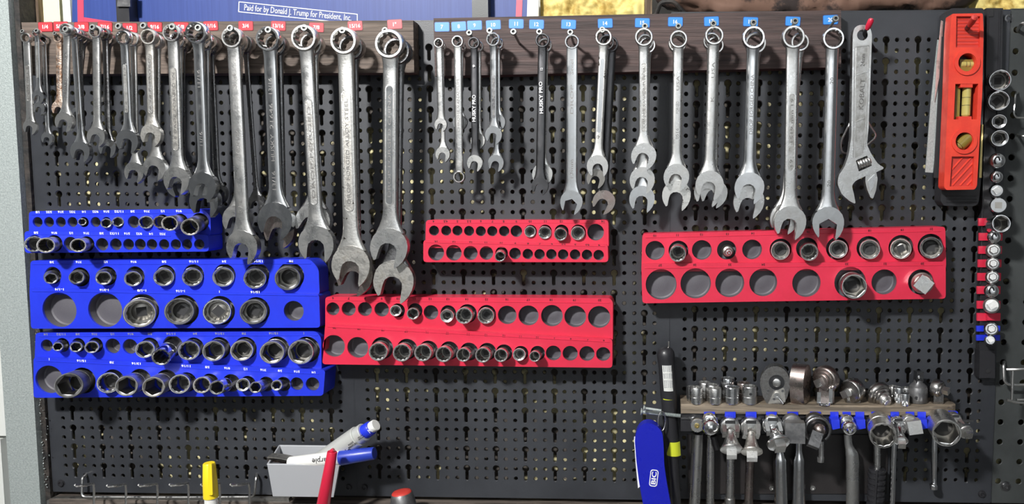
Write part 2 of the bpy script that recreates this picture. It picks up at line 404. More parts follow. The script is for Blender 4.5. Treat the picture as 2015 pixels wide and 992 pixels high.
# far right panel: round holes on a one inch grid
def pegboard2():
    x0 = .8102+29*PT+.0205; z1 = P(1990, 18).z; zb = ZB+.002; nx, nz = 6, 24
    vs, fs = [], []; EDGE.clear(); p = .0254; cx0 = P(1967.5, 870, -.002).x; cz0 = P(1967.5, 870, -.002).z
    sm = [(.0036*math.cos(2*PI*i/14+.1), .0036*math.sin(2*PI*i/14+.1)) for i in range(14)]
    for i in range(nx):
        for j in range(-2, 21): cell(vs, fs, cx0+i*p, cz0+j*p, sm, -p/2 if i else x0-cx0, p/2, -p/2, p/2, .002, .0034)
    X1 = cx0+(nx-.5)*p; zt = cz0+20.5*p; z0 = cz0-2.5*p
    for (a, b, c, d) in ((x0, X1, zt, z1), (x0, X1, zb, z0)):
        n = len(vs); vs.extend([(a, .002, c), (b, .002, c), (b, .002, d), (a, .002, d)]); fs.append((n, n+1, n+2, n+3))
    t = thing('pegboard_panel', 'dark grey steel pegboard panel at the right edge with wider spaced round holes', 'pegboard', Matrix.Translation((x0, 0, zb)))
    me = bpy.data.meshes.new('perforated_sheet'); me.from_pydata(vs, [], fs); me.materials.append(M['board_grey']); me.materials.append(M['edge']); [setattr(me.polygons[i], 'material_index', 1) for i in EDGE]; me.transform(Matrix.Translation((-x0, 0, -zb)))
    link(bpy.data.objects.new('perforated_sheet', me), t)
    bm = B(); boxm(bm, Matrix(), x0-.0006, x0+.0006, .0015, .006, zb, z1); boxm(bm, Matrix(), x0, X1, .0015, .006, zb-.001, zb); boxm(bm, Matrix(), x0, X1, .0015, .006, z1, z1+.001)
    mk('flange', bm, 'board_grey', t)
    for px, py in ((1984, 36), (1980, 958)):
        bm = B(); c = P(px, py, 0); f = frame(Vector((c.x, .002, c.z)), Vector((c.x, -1, c.z)))
        lathe(bm, f, [(.0065, 0), (.0065, .0005)], 20)
        rings(bm, f, [circ(.0048, .0005, 18), circ(.0044, .0026, 18), circ(.0026, .0028, 18), circ(.0022, .0014, 18, hexf)])
        mk('mounting_screw', bm, 'dark', t)
pegboard2()
# ================================================================ LEFT POST, TOP STRIP, LEDGE
def pxbox(name, m, x0, y0, x1, y1, d0, d1, bv=0, **kw):
    """axis aligned box whose front face (at depth d1) spans the given pixels"""
    a = P(x0, y0, d1); b = P(x1, y1, d1)
    bm = B(); boxm(bm, Matrix(), min(a.x, b.x), max(a.x, b.x), -d1, -d0, min(a.z, b.z), max(a.z, b.z))
    if bv: bevel(bm, bv, 2)
    return mk(name, bm, m, **kw)
xr = (P(18, 0, .012).x+P(78, 992, .012).x)/2
t = thing('steel_post', 'galvanised square steel post standing at the left edge of the pegboard', 'post', Matrix.Translation((xr-.05, 0, -.42)))
xl = P(8, 800, .012).x
bm = B(); boxm(bm, Matrix(), xl, xr, -.012, .055, -.46, .32); bevel(bm, .003, 3); mk('post_tube', bm, 'galv', t)
bm = B(); boxm(bm, Matrix(), xr+.0005, -.0199, -.004, .055, -.46, .32); bevel(bm, .001, 1)
mk('wall_stud', bm, 'darkstud', label='narrow dark rough stud between the galvanised post and the left pegboard', cat='stud')
for i, (ya, yb_) in enumerate(((-40, 468), (474, 858), (864, 1060))):
    pxbox('cladding_board', 'whiteb', -60, ya, 14, yb_, -.05, -.03, .001, label=('upper', 'middle', 'lowest')[i]+' pale cladding board glimpsed left of the galvanised post', cat='board')
# rough flaky edge beside the post
bm = B()
for i in range(70):
    py = 600+ i*5.2; px = 68+ (py-600)*.048 + random.uniform(-3, 9)*(1 if py < 820 else 1.7)
    c = P(px, py, .006); 
    if c.x < xr+.002: c.x = xr+.002
    r = random.uniform(.0004, .0011); mm = Matrix.Translation(c) @ Matrix.Rotation(random.random()*3, 4, 'Z') @ Matrix.Rotation(random.random()*3, 4, 'X') @ Matrix.Diagonal((r, r*.6, r*1.6, 1))
    bmesh.ops.create_icosphere(bm, subdivisions=1, radius=1, matrix=mm)
mk('paint_flakes', bm, 'galv', kind='stuff', label='crumbly pale flakes stuck along the inner edge of the left post', cat='flakes')
# behind the rails at the top
pxbox('timber_stud', 'stud', 22, -30, 78, 60, -.055, -.022, .002, label='rough brown timber stud at the top left corner beside the cream board', cat='stud')
pxbox('cream_board', 'cream', 78.5, -30, 120, 60, -.05, -.03, .002, label='cream coloured board between the timber stud and the white board', cat='board')
pxbox('white_board', 'whiteb', 120.5, -30, 141, 60, -.05, -.028, .001, label='narrow white board at the left edge of the blue sign', cat='board')
# blue sign
t = thing('campaign_sign', 'blue corrugated campaign sign with white boxed lettering behind the top of the board', 'sign', Matrix.Translation(P(600, 45, -.021)))
def pxplate(name, m, pts, d0, d1, parent=None, bv=0, holes=(), r=0, **kw):
    ol = [pt2(x, y, d1) for x, y in pts]
    if r: ol = roundpoly(ol, r)
    bm = B(); plate(bm, ol, holes, -d1, -d0)
    if bv: bevel(bm, bv, 2, 50)
    return mk(name, bm, m, parent, **kw)
pxplate('sheet', 'signblue', [(142, -25), (1038, -25), (1038, 55), (142, 55)], -.026, -.0215, t)
pxplate('white_edge', 'whiteb', [(1038.5, -25), (1061, -25), (1059, 55), (1036, 55)], -.026, -.0213, t)
pxplate('red_stripe', 'signred', [(152, -25), (164, -25), (165, 55), (153, 55)], -.0214, -.0211, t)
pxplate('red_stripe', 'signred', [(1017, -25), (1029, -25), (1026, 55), (1014, 55)], -.0214, -.0211, t)
pxplate('red_stripe', 'signred', [(165, 34), (210, 41), (260, 48), (165, 48)], -.0214, -.0211, t)
fr = [((470, 2), (703.5, 29)), ((469, 23.5), (705, 49))]
def strip2(x0, y0, x1, y1, w):
    L = math.hypot(x1-x0, y1-y0); nx, ny = -(y1-y0)/L*w/2, (x1-x0)/L*w/2
    return [(x0+nx, y0+ny), (x1+nx, y1+ny), (x1-nx, y1-ny), (x0-nx, y0-ny)]
for q in ((470, 3.5, 703, 28), (469.5, 23, 703, 47.5), (470.3, 3, 469.5, 23.5), (703, 27.5, 703, 48)):
    pxplate('text_border', 'white', strip2(*q, 1.6), -.0214, -.0211, t)
textpx('Paid for by Donald J. Trump for President, Inc.', 586, 26.5, -.0212, 214, 15.5, 5.9, 'white', t, bold=False, name='lettering')
# posts in front of the sign
pxbox('black_upright', 'black', 226, -30, 256, 60, -.020, -.004, .001, label='black metal upright in front of the blue sign, above the 9/16 sticker', cat='upright')
pxbox('black_upright', 'board_grey', 928, -30, 961, 60, -.020, -.006, .001, label='rough black upright in front of the blue sign, above the 9 sticker', cat='upright')
pxplate('grey_clip', 'impact', [(233, -20), (256, -20), (256, 13), (230, 13)], -.0035, -.001, None, .001, label='dark grey square clip on the black upright above the 9/16 sticker', cat='clip')
# foam
def foam(label, x0, y0, x1, y1, seed):
    a = P(x0, y0, -.03); b = P(x1, y1, -.03); nx = 90; nz = 26
    from mathutils import noise
    bm = B(); vv = []
    for j in range(nz+1):
        row = []
        for i in range(nx+1):
            x = a.x+(b.x-a.x)*i/nx; z = a.z+(b.z-a.z)*j/nz
            q = Vector((x*42+seed, 0, z*60)); h = noise.noise(q)*.009+abs(noise.noise(q*2.1))*.007
            e = min(1, 6*min(i/nx, 1-i/nx)+.2)
            row.append(bm.verts.new((x, .032-h*e, z)))
        vv.append(row)
    for j in range(nz):
        for i in range(nx): bm.faces.new((vv[j][i], vv[j+1][i], vv[j+1][i+1], vv[j][i+1]))
    bot = [bm.verts.new((v.co.x, .056, v.co.z)) for v in vv[-1]]; tp = [bm.verts.new((v.co.x, .056, v.co.z)) for v in vv[0]]
    for i in range(nx): bm.faces.new((vv[-1][i], bot[i], bot[i+1], vv[-1][i+1])); bm.faces.new((vv[0][i], vv[0][i+1], tp[i+1], tp[i]))
    for c in (0, nx):
        L = [r[c] for r in vv]; e0, e1 = tp[c], bot[c]
        bm.faces.new([e0]+L+[e1])
    bmesh.ops.recalc_face_normals(bm, faces=bm.faces[:])
    mk('spray_foam', bm, 'foam', label=label, cat='insulation', sharp=180)
foam('lumpy yellow spray foam between the blue sign and the brown bag', 1062, -40, 1268, 60, 3)
foam('lumpy yellow spray foam at the top right corner', 1925, -40, 2080, 45, 9)
pxbox('timber_post', 'stud', 1269, -40, 1283, 60, -.05, -.02, .002, label='thin timber post at the right end of the yellow foam', cat='stud')
# brown bag lying along the top
def bag():
    from mathutils import noise
    t = thing('duffel_bag', 'crumpled brown fabric bag lying along the top of the right pegboard', 'bag', Matrix.Translation(P(1600, 18, -.025)))
    x0 = P(1285, 0, -.02).x; x1 = P(1935, 0, -.02).x; zc = P(1600, -22, -.02).z; bm = B(); rs = []
    for i in range(90):
        u = i/89; x = x0+(x1-x0)*u
        e = (1-abs(2*u-1)**8)**.5*.97+.03; r = []
        for k in range(24):
            a = 2*PI*k/24; q = noise.noise(Vector((x*22, math.cos(a)*1.3, math.sin(a)*1.3)))
            q2 = abs(noise.noise(Vector((x*60+q*2, math.cos(a)*.6, math.sin(a)*.6))))
            rr = 1+.22*q-.35*q2
            r.append((x, .03+.022*e*rr*math.cos(a), zc+.030*e*rr*math.sin(a)))
        rs.append(r)
    rings(bm, Matrix(), rs); bmesh.ops.recalc_face_normals(bm, faces=bm.faces[:])
    mk('bag_body', bm, 'bag', t, sharp=180)
    bm = B(); tube(bm, bend([P(1290, 30, -.01), P(1300, 4, -.004), P(1325, 2, 0), P(1350, 30, -.01)], .006), .0028, 8); mk('strap', bm, 'darkstud', t)
bag()
# bench ledge at the bottom
xa, xb = P(110, 990).x, P(2080, 990).x
zl = P(1000, 989, 0).z
bm = B(); boxm(bm, Matrix(), xa, xb, -.011, .05, zl-.03, zl); bevel(bm, .001)
mk('bench_ledge', bm, 'ledge', label='weathered wooden ledge running along the bottom of the pegboards', cat='ledge')

# ================================================================ RAILS WITH SCREWS AND STICKERS
RD = .021
def rail(label, pts, m, stickers, screws, sm, rim):
    c = P(*pts[3], RD)
    t = thing('wrench_rail', label, 'rail', Matrix.Translation(c))
    bm = B(); plate(bm, [pt2(x, y, RD) for x, y in pts], [], -RD, -.0015); bevel(bm, .0008, 1); mk('board', bm, m, t)
    for (s, x, y) in stickers:
        q = S(x, y, RD); w = 28*q; h = 17*q; Mx = Matrix.Translation(P(x, y, RD+.0001)) @ Matrix.Rotation(math.radians(random.uniform(-3, 3)), 4, 'Y')
        bm = B(); plate(bm, rrect(-w/2-.0006, -h/2-.0006, w/2+.0006, h/2+.0006, .0016), [], -.0003, 0, Mx); mk('sticker_rim', bm, rim, t)
        bm = B(); plate(bm, rrect(-w/2, -h/2, w/2, h/2, .0014), [], -.0006, 0, Mx); st = mk('size_sticker', bm, sm, t)
        bm0, tw, th = text_mesh(s, True); bm = bm0.copy(); hh = 7.6*q; ww = min(w*.8, hh*tw/th)
        bm.transform(Mx @ Matrix.Translation((0, -.0007, 0)) @ Matrix.Diagonal((ww/tw, .006, hh/th, 1)))
        bm.transform(MW[t.name].inverted()); o = bpy.data.objects.new('marking', mesh_of('marking', bm, 'white')); link(o, st)
    for (x, y, r, hd) in screws:
        h = P(x, y, hd); q = S(x, y, hd); b_ = Vector((h.x, -RD, h.z-.006)); f = frame(h, b_); L = (b_-h).length; R = r*q
        bm = B(); rings(bm, f, [circ(R*.5, .002, 18, hexf), circ(R*.54, 0, 18, hexf)], True, False, 1); rings(bm, f, [circ(R*.54, 0, 18, hexf), circ(R*.9, 0, 18), circ(R, .0006, 18), circ(R, .003, 18), circ(R*.42, .0042, 18), circ(R*.40, L, 18)], False)
        mk('hook_screw', bm, ['hookm', 'black_matte'], t)
T1 = [('1/4', 90, 53), ('5/16', 120, 52), ('3/8', 161, 53), ('7/16', 207, 53), ('1/2', 256, 55), ('9/16', 305, 53), ('5/8', 357, 53), ('11/16', 415, 51), ('3/4', 484, 51), ('13/16', 548, 51), ('7/8', 623, 54), ('15/16', 699, 51), ('1"', 777, 48)]
S1 = [(43, 61, 4.3, .035), (71, 60, 5, .04), (107, 65, 4, .035), (128, 57, 6.6, .075), (181, 53, 6.2, .062), (232, 51, 6.6, .062), (281, 50, 6.8, .062), (338, 52, 7, .066), (389, 54, 7, .07), (452, 55, 6.8, .064), (527, 58, 6.8, .064), (598, 54, 6.8, .064), (673, 59, 6.8, .064), (757, 59, 6.2, .058)]
rail('left weathered wood rail with red inch stickers', [(42, 44), (813, 40), (815, 143), (52, 146)], 'rail2', T1, S1, 'redlabel', 'labrim')
T2 = [('7', 870, 53), ('8', 903, 52), ('9', 934, 50), ('10', 971, 49), ('11', 1016, 47), ('12', 1056, 48), ('13', 1119, 48), ('14', 1191, 46), ('15', 1264, 45), ('16', 1329, 43), ('17', 1400, 42), ('18', 1477, 43), ('19', 1560, 42), ('20', 1634, 39)]
S2 = [(861, 78, 4, .04), (899, 75, 4, .042), (923, 64, 6, .06), (963, 60, 6.2, .06), (1010, 62, 6.2, .06), (1061, 62, 6.3, .06), (1122, 63, 6.2, .06), (1185, 58, 6.4, .06), (1269, 51, 6.2, .06), (1335, 51, 6.2, .06), (1404, 46, 6.5, .066), (1483, 44, 6.6, .066), (1565, 41, 6.4, .066), (1645, 36, 6.4, .066)]
rail('right dark wood rail with blue metric stickers', [(853, 36), (1655, 20), (1655, 132), (856, 150)], 'rail', T2, S2, 'bluelabel', 'blabrim')

# ================================================================ WRENCHES
JAW = [(.50, -.93), (.555, -1.08), (.74, -.86), (.90, -.57), (.985, -.27), (1.0, .02), (.95, .32), (.83, .57), (.62, .79), (.33, .94), (0, 1), (-.33, .94), (-.62, .79), (-.83, .57), (-.95, .32), (-1.0, .02), (-.985, -.25), (-.92, -.48), (-.80, -.70), (-.62, -.92), (-.52, -.84), (-.49, -.30), (-.43, -.05), (-.25, .13), (0, .19), (.25, .13), (.43, -.05), (.48, -.30)]
YM = Matrix.Rotation(PI/2, 4, 'X')      # local +z -> -y
def box_end(t, cz, R, h, m, name='box_end', wall=.74, pts=12):
    bm = B(); n = 48; f = Matrix.Translation((0, 0, cz)) @ YM
    fn = twelf if pts == 12 else hexf
    rings(bm, f, [circ(R*wall, h*.7, n, fn), circ(R*(wall+.05), h, n), circ(R*.93, h, n), circ(R, h*.65, n), circ(R, -h*.65, n), circ(R*.93, -h, n), circ(R*(wall+.05), -h, n), circ(R*wall, -h*.7, n, fn)], False, False)
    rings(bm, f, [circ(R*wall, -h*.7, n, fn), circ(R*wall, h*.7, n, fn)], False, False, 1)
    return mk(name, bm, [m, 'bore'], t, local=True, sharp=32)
def wrench(label, A, Bp, rb, rj, w, d, m='satin', grp='combination wrenches hanging on the rails', tilt=12, panel=None, txt=(), double=False, d2=None, jm=None, bm_=None, flat=2.6, cat='wrench', name='combination_wrench', hexmouth=False, w2=None):
    a = P(*A, d); b = P(*Bp, d2 if d2 is not None else d-.004)
    z = (a-b).normalized(); x = Vector((0, 1, 0)).cross(z).normalized(); y = z.cross(x)
    Mx = Matrix.Translation(a) @ Matrix((x, y, z)).transposed().to_4x4()
    t = thing(name, label, cat, Mx, grp)
    L = (a-b).length; k = S(*A, d); Rb = rb*k; Rj = rj*S(*Bp, d); W_ = w*k/2; W2 = (w2 or w)*k/2
    hb = max(.0028, min(.0078, Rb*.48)); hj = max(.0016, min(.0048, Rj*.26)); ht = max(.0013, W_*.42)
    box_end(t, 0, Rb, hb, bm_ or m)
    if double: box_end(t, -L, Rj, hb, jm or m)
    else:
        jw = [(.50, -.93), (.54, -1.12), (.80, -.80), (.95, -.45), (1.0, -.1), (.98, .2), (.86, .52), (.6, .8), (.3, .95), (0, 1), (-.3, .95), (-.6, .8), (-.86, .52), (-.98, .2), (-1.0, -.1), (-.93, -.42), (-.78, -.72), (-.56, -1.0), (-.51, -.9), (-.56, -.12), (0, .22), (.56, -.12)] if hexmouth else JAW
        ca, sa = math.cos(math.radians(-tilt)), math.sin(math.radians(-tilt))
        ol = [(Rj*(p*ca-q*sa), -L+Rj*(p*sa+q*ca)) for p, q in jw]
        bm = B(); plate(bm, ol, [], -hj, hj); bevel(bm, min(.0006, Rj*.07), 2, 50); mk('open_end', bm, jm or m, t, local=True, sharp=30)
    # shank
    z0 = -Rb*.80; z1 = -(L-Rj*(.72 if not double else .8)); rs = []; N = 26
    for i in range(N):
        u = i/(N-1); zz = z0+(z1-z0)*u; wm = W_+(W2-W_)*u
        e0 = max(0, 1-(zz-z0)/(-Rb*.9)) if Rb else 0; e1 = max(0, 1-(zz-z1)/(Rj*1.25))
        wx = wm + (max(Rb*.62, wm)-wm)*e0**2 + (max(Rj*.80, wm)-wm)*e1**2 if not double else wm+(max(Rj*.62, wm)-wm)*e1**2
        hy = ht + (hb*.75-ht)*e0**2 + (hj*.92-ht)*e1**2
        r = []
        for k2 in range(20):
            an = 2*PI*k2/20+PI/20; c, s = math.cos(an), math.sin(an)
            r.append((wx*math.copysign(abs(c)**(2/flat), c), hy*math.copysign(abs(s)**(2/flat), s), zz))
        rs.append(r)
    bm = B(); rings(bm, Matrix(), rs); bmesh.ops.recalc_face_normals(bm, faces=bm.faces[:]); mk('shank', bm, m, t, local=True, sharp=50)
    if panel:
        u0, u1, s = panel[:3]; ws = W_*.58; za, zb_ = z0+(z1-z0)*u0, z0+(z1-z0)*u1
        def stad(w_, e): return rrect(-w_, zb_-e, w_, za+e, w_*.98, 5)
        bm = B(); plate(bm, stad(ws, 0), [stad(ws*.78, -ws*.22)[::-1]], -ht*1.10, -ht*.5); mk('panel_rim', bm, m, t, local=True)
        bm = B(); plate(bm, stad(ws*.79, -ws*.2), [], -ht*1.0, -ht*.6); mk('recessed_panel', bm, panel[3] if len(panel) > 3 else 'panel_in', t, local=True)
        if s: text(s, Matrix.Translation((0, -ht*1.03, (za+zb_)/2)) @ Matrix.Rotation(-PI/2, 4, 'Y'), abs(za-zb_)*.86, ws*.72, 'engr', t, False, 'engraving')
    for (u, len_, s, dr) in txt:
        zc = z0+(z1-z0)*u
        text(s, Matrix.Translation((0, -ht*1.0+.00006, zc)) @ Matrix.Rotation(-PI/2*dr, 4, 'Y'), abs(z1-z0)*len_, W_*.56, 'engr', t, False, 'engraving')
    return t
G1 = 'wrenches hanging on the left rail'; G2 = 'wrenches hanging on the right rail'
F1, F2, F3, F4 = .056, .046, .037, .029
def w1(*a, **k): return wrench(*a, grp=G1, **k)
def w2_(*a, **k): return wrench(*a, grp=G2, **k)
w1('wide flat grey wrench at the far left end of the left rail', (53, 75), (61, 250), 10, 13.5, 15, .030, 'satin', panel=(.28, .74, '1/4 IN IN 1/4'))
w1('tiny bright wrench left of the 1/4 sticker, front of its bunch', (73, 65), (77, 190), 7, 12, 10, .036, 'chrome', panel=(.1, .75, ''))
w1('tiny bright wrench whose jaw peeps out under the frontmost tiny one', (78, 84), (79, 213), 7, 11.5, 8, .029, 'chrome')
w1('slim wrench behind the tiny bright pair with the lowest jaw near the 1/4 sticker', (87, 80), (94.5, 272), 9, 11.5, 9, .0235, 'chrome')
w1('brown rusty small wrench left of the 5/16 hook', (116, 75), (118, 213), 9, 14, 12, .031, 'rusty', txt=((.45, .6, 'FORGED STEEL', 1),))
w1('worn silver wrench in front under the 5/16 sticker with embossed lettering', (132.6, 59), (129, 239), 12.5, 18, 14, .068, 'satin', txt=((.5, .62, 'CHROME ALLOY', 1),))
w1('slim chrome wrench with the lowest jaw under the 3/8 sticker', (146, 66), (161, 297), 12, 19.5, 13, .052, 'chrome')
w1('thin dark wrench close behind the lowest jaw under the 3/8 sticker', (157, 70), (164, 303), 12, 17, 9, .042, 'dark')
w1('slim wrench furthest back under the 3/8 sticker with a high small jaw', (166, 77), (152, 222), 11, 10, 8, .033, 'dark', jm='chrome')
w1('polished wrench in front under the 7/16 sticker', (190, 63), (192, 268), 12.5, 18, 16, .055, 'satin')
w1('dark wrench with bright splayed jaw behind the 7/16 wrench', (207, 68), (214, 290), 12, 17.5, 12, .045, 'dark', jm='chrome')
w1('wrench furthest back behind the 7/16 sticker with a small bright jaw edge', (215, 78), (207, 202), 12, 11, 10, .036, 'dark', jm='chrome')
w1('front wrench under the 1/2 sticker with a bright jaw', (245, 75), (254, 277), 14.5, 22, 17, F1, 'chrome', panel=(.22, .78, '1/2           1/2'))
w1('darker wrench behind the 1/2 wrench, its jaw hanging below', (263, 78), (267, 338), 14, 19.5, 13, F2, 'satin')
w1('front wrench under the 9/16 sticker with a lettered panel and dark jaw', (295, 73), (300, 265), 15.5, 20.5, 18, F1, 'worn', panel=(.12, .84, '9/16 FORGED'))
w1('wrench behind the 9/16 wrench, its broad jaw hanging lower', (308, 82), (307, 330), 15, 22.5, 17, F2, 'satin', txt=((.95, .05, '9/16', 0),))
w1('front wrench under the 5/8 sticker with a long recessed panel', (341, 66), (351, 353), 17.5, 25.5, 23, .060, 'satin', panel=(.2, .85, '5/8 DROP FORGED IN', 'worn'))
w1('wrench tucked behind the 5/8 wrench with its left jaw tip showing', (352, 80), (352, 362), 16, 24, 17, F3, 'chrome', tilt=-25)
w1('slender wrench furthest back at the 5/8 sticker, jaw just below the first', (360, 88), (360, 340), 15, 18, 10, F4, 'dark', jm='satin', tilt=40)
w1('front wrench under the 11/16 sticker with a smooth polished shank', (390, 66), (402, 366), 21.5, 27.5, 21, .063, 'chrome', txt=((.27, .13, '11/16', 1), (.72, .1, '11/16', 1)))
w1('wrench right behind the 11/16 wrench, both jaw tips showing below', (404, 82), (405, 395), 19, 29, 18, .049, 'chrome', tilt=4)
w1('dark wrench furthest back at the 11/16 sticker', (414, 90), (428, 380), 20, 20, 14, F3, 'dark')
w1('front wrench under the 3/4 sticker with flat grey shank', (460, 75), (480, 484), 20.5, 31, 26, F1, 'satin', txt=((.18, .08, '3/4', 1), (.22+.29, .16, '37024 USA', 1), (.85, .07, '3/4', 1)), flat=3.4)
w1('wrench behind the 3/4 wrench with its jaw swung out to the left', (470, 84), (468, 431), 18, 27, 16, F2, 'satin')
w1('thin wrench furthest back right of the 3/4 wrench', (483, 88), (506, 398), 18, 16, 10, F3, 'dark', jm='dark')
w1('front wrench under the 13/16 sticker with embossed bright shank', (531, 78), (545, 432), 24, 34.5, 27, F1, 'chrome', txt=((.23, .1, '13/16', 1), (.42, .16, '21646', 1), (.62, .17, 'HUSKY', 1), (.83, .12, '13/16', 1)), tilt=14)
w1('dull wrench behind the 13/16 wrench with jaw tips just below', (546, 90), (553, 453), 21, 30, 22, F2, 'dark', jm='bronze', tilt=16)
w1('front wrench under the 7/8 sticker with a raised lettered panel', (602, 76), (625, 478), 25.5, 35, 27, F1, 'satin', panel=(.27, .86, 'DROP FORGED'), tilt=4)
w1('wrench behind the 7/8 wrench with rounded jaw shoulders showing either side', (616, 88), (619, 434), 22, 34, 21, F2, 'satin', tilt=30)
w1('front wrench under the 15/16 sticker, spotted with dark pitting', (680, 82), (693, 520), 26.5, 38, 32, F1, 'spotted', panel=(.19, .80, 'DROP FORGED ALLOY STEEL', 'worn'), tilt=8, jm='worn')
w1('wrench behind the 15/16 wrench, jaw tip showing lower right', (694, 95), (701, 540), 24, 36, 22, F2, 'dark', jm='bronze', tilt=22)
w1('front wrench under the 1" sticker with DROP FORGED lettering', (769, 88), (768, 485), 28.5, 37, 30, F1, 'satin', panel=(.16, .84, 'DROP FORGED CHINA', 'chrome'), tilt=14)
w1('tarnished wrench behind the 1" wrench, largest jaw hanging lowest', (784, 102), (777, 551), 26, 40, 24, F2, 'dark', jm='worn', tilt=10)
# right rail
w2_('slim wrench under the 7 sticker, upper jaw of the pair', (864, 85), (868, 245), 9.5, 12, 13, .040, 'satin')
w2_('slim wrench behind the 7 wrench, its jaw hanging lower', (869, 92), (872, 303), 9, 14, 9.5, .032, 'satin')
w2_('offset double box wrench under the 8 sticker with a ring at each end', (901, 82), (904, 348), 11.5, 11.5, 16, .044, 'satin', double=True, txt=((.47, .42, 'CHROME VANADIUM', 1),))
w2_('small bright wrench hidden behind the double box wrench', (908, 92), (906, 240), 10, 14, 9, .034, 'chrome')
w2_('short black wrench with white lettering next to the offset double box wrench', (933, 85), (935, 320), 11.5, 15, 14, F1, 'darker', jm='satin', txt=())
w2_('wrench behind the black 9 wrench, jaw edges showing either side', (941, 92), (941, 276), 11, 14, 12, F2, 'satin')
w2_('front wrench under the 10 sticker with grooved bright shank', (971, 78), (972, 265), 13.5, 16.5, 14, F1, 'chrome', panel=(.35, .88, '10', 'dark'))
w2_('wrench second in the 10 bunch, small jaw to the right of the front shank', (979, 86), (980, 240), 12, 15, 11, F2, 'chrome')
w2_('wrench last in the 10 bunch, bright jaw hanging lowest', (979, 92), (976.5, 320), 12, 15.5, 11, F3, 'chrome')
w2_('longer black wrench with white lettering, dark jaw, left of the flat bright wrench', (1068, 80), (1063, 365), 14, 16.5, 18, F1, 'darker', jm='darker')
w2_('chrome wrench behind the black 12 wrench, jaw peeping out at both sides', (1073, 90), (1068, 342), 14, 20, 13, F2, 'satin')
w2_('flat bright wrench under the 13 sticker with squared jaw', (1126, 83), (1125, 396), 14.5, 22, 22, F1, 'chrome', txt=((.13, .1, 'Steel', 1), (.35, .2, 'DROP', 1), (.83, .13, '13mm', 1)), hexmouth=True, tilt=14, flat=5)
w2_('front wrench under the 14 sticker, pitted and tilted to the left', (1188, 74), (1176, 326), 16.5, 21, 17, F1, 'spotted', jm='satin', panel=(.12, .78, '', 'chrome'), tilt=-6)
w2_('wrench second in the 14 bunch, dark jaw below the front one', (1194, 84), (1173, 350), 15, 18, 13, F2, 'dark', jm='bore')
w2_('bronzed wrench last in the 14 bunch, hanging lowest and to the right', (1201, 88), (1189, 396), 16, 22, 24, F3, 'darker', jm='bronze', w2=14, tilt=28)
w2_('front wrench under the 15 sticker with lettered panel', (1267, 74), (1267, 306), 18, 24.5, 20, F1, 'satin', panel=(.17, .86, 'CHROME VANADIUM INDIA'), tilt=18)
w2_('wrench second in the 15 bunch, middle jaw', (1270, 84), (1264, 353), 16, 24.5, 18, F2, 'satin', tilt=10)
w2_('wrench last in the 15 bunch, lowest jaw', (1274, 90), (1263.5, 390), 16, 25, 16, F3, 'chrome', tilt=6)
w2_('front wrench under the 16 sticker', (1335, 78), (1331, 347), 17.5, 25, 20, F1, 'satin', txt=((.3, .12, 'USA', 1), (.5, .1, 'FORGED', 1), (.72, .09, '0516', 1)))
w2_('corroded wrench behind the 16 wrench, jaw hanging lower', (1333, 86), (1331, 383), 18, 28, 15, F2, 'spotted', tilt=8)
w2_('front wrench under the 17 sticker, smooth oval shank', (1405, 71), (1396, 363), 18.5, 27.5, 22, .060, 'satin', txt=((.2, .12, 'USA', 1), (.42, .04, 'K', 1)), flat=2.1)
w2_('wrench second in the 17 bunch', (1400, 82), (1393, 376), 17, 27, 16, F2, 'satin')
w2_('wrench last in the 17 bunch, jaw tip showing lower right', (1407, 90), (1405, 379), 17, 26, 15, F3, 'satin', tilt=20)
w2_('polished front wrench third from the right end, rounded shank lettered lengthwise', (1482, 75), (1474, 368), 22.5, 29, 24, .060, 'chrome', txt=((.44, .46, 'DROP FORGED CHINA', 1),), flat=2.2)
w2_('wrench behind the 18 wrench, jaw hanging lower', (1486, 86), (1473, 395), 21, 30, 20, F2, 'satin')
w2_('front wrench under the 19 sticker with a long flat panel', (1560, 74), (1554, 436), 22.5, 31, 25, .060, 'satin', panel=(.28, .76, '19      1519 mm 19'), flat=4)
w2_('wrench behind the 19 wrench, jaw shoulder showing to the left', (1573, 84), (1543, 428), 18, 28, 18, F2, 'satin')
w2_('shiny rounded wrench under the 20 sticker at the right end of the rail', (1638, 77), (1628, 437), 21.5, 31, 25, .052, 'chrome', hexmouth=True, tilt=2, flat=2.2, txt=((.2, .04, '20', 1), (.83, .04, '20', 1)))
# white lettering on the two black wrenches
for (x, y, L) in ((932.5, 213, 52), (1064.5, 192, 62)):
    o = [q for q in bpy.data.objects if q.parent is None and q.get('label', '').startswith('short black wrench' if x < 1000 else 'longer black wrench')][0]
    q = S(x, y, .058); ang = -90 - (1 if x > 1000 else -1)
    text('HUSKY PRO', Matrix.Translation(P(x, y, .0585 if x > 1000 else .0575)) @ Matrix.Rotation(math.radians(ang), 4, 'Y'), L*q, 7*q, 'white', o, True, 'marking', local=False)
    text('9' if x < 1000 else '12', Matrix.Translation(P(x+(1 if x > 1000 else 0), 130 if x < 1000 else 136, .0585)) @ Matrix.Rotation(math.radians(ang), 4, 'Y'), 5*q, 5*q, 'white', o, True, 'marking', local=False)
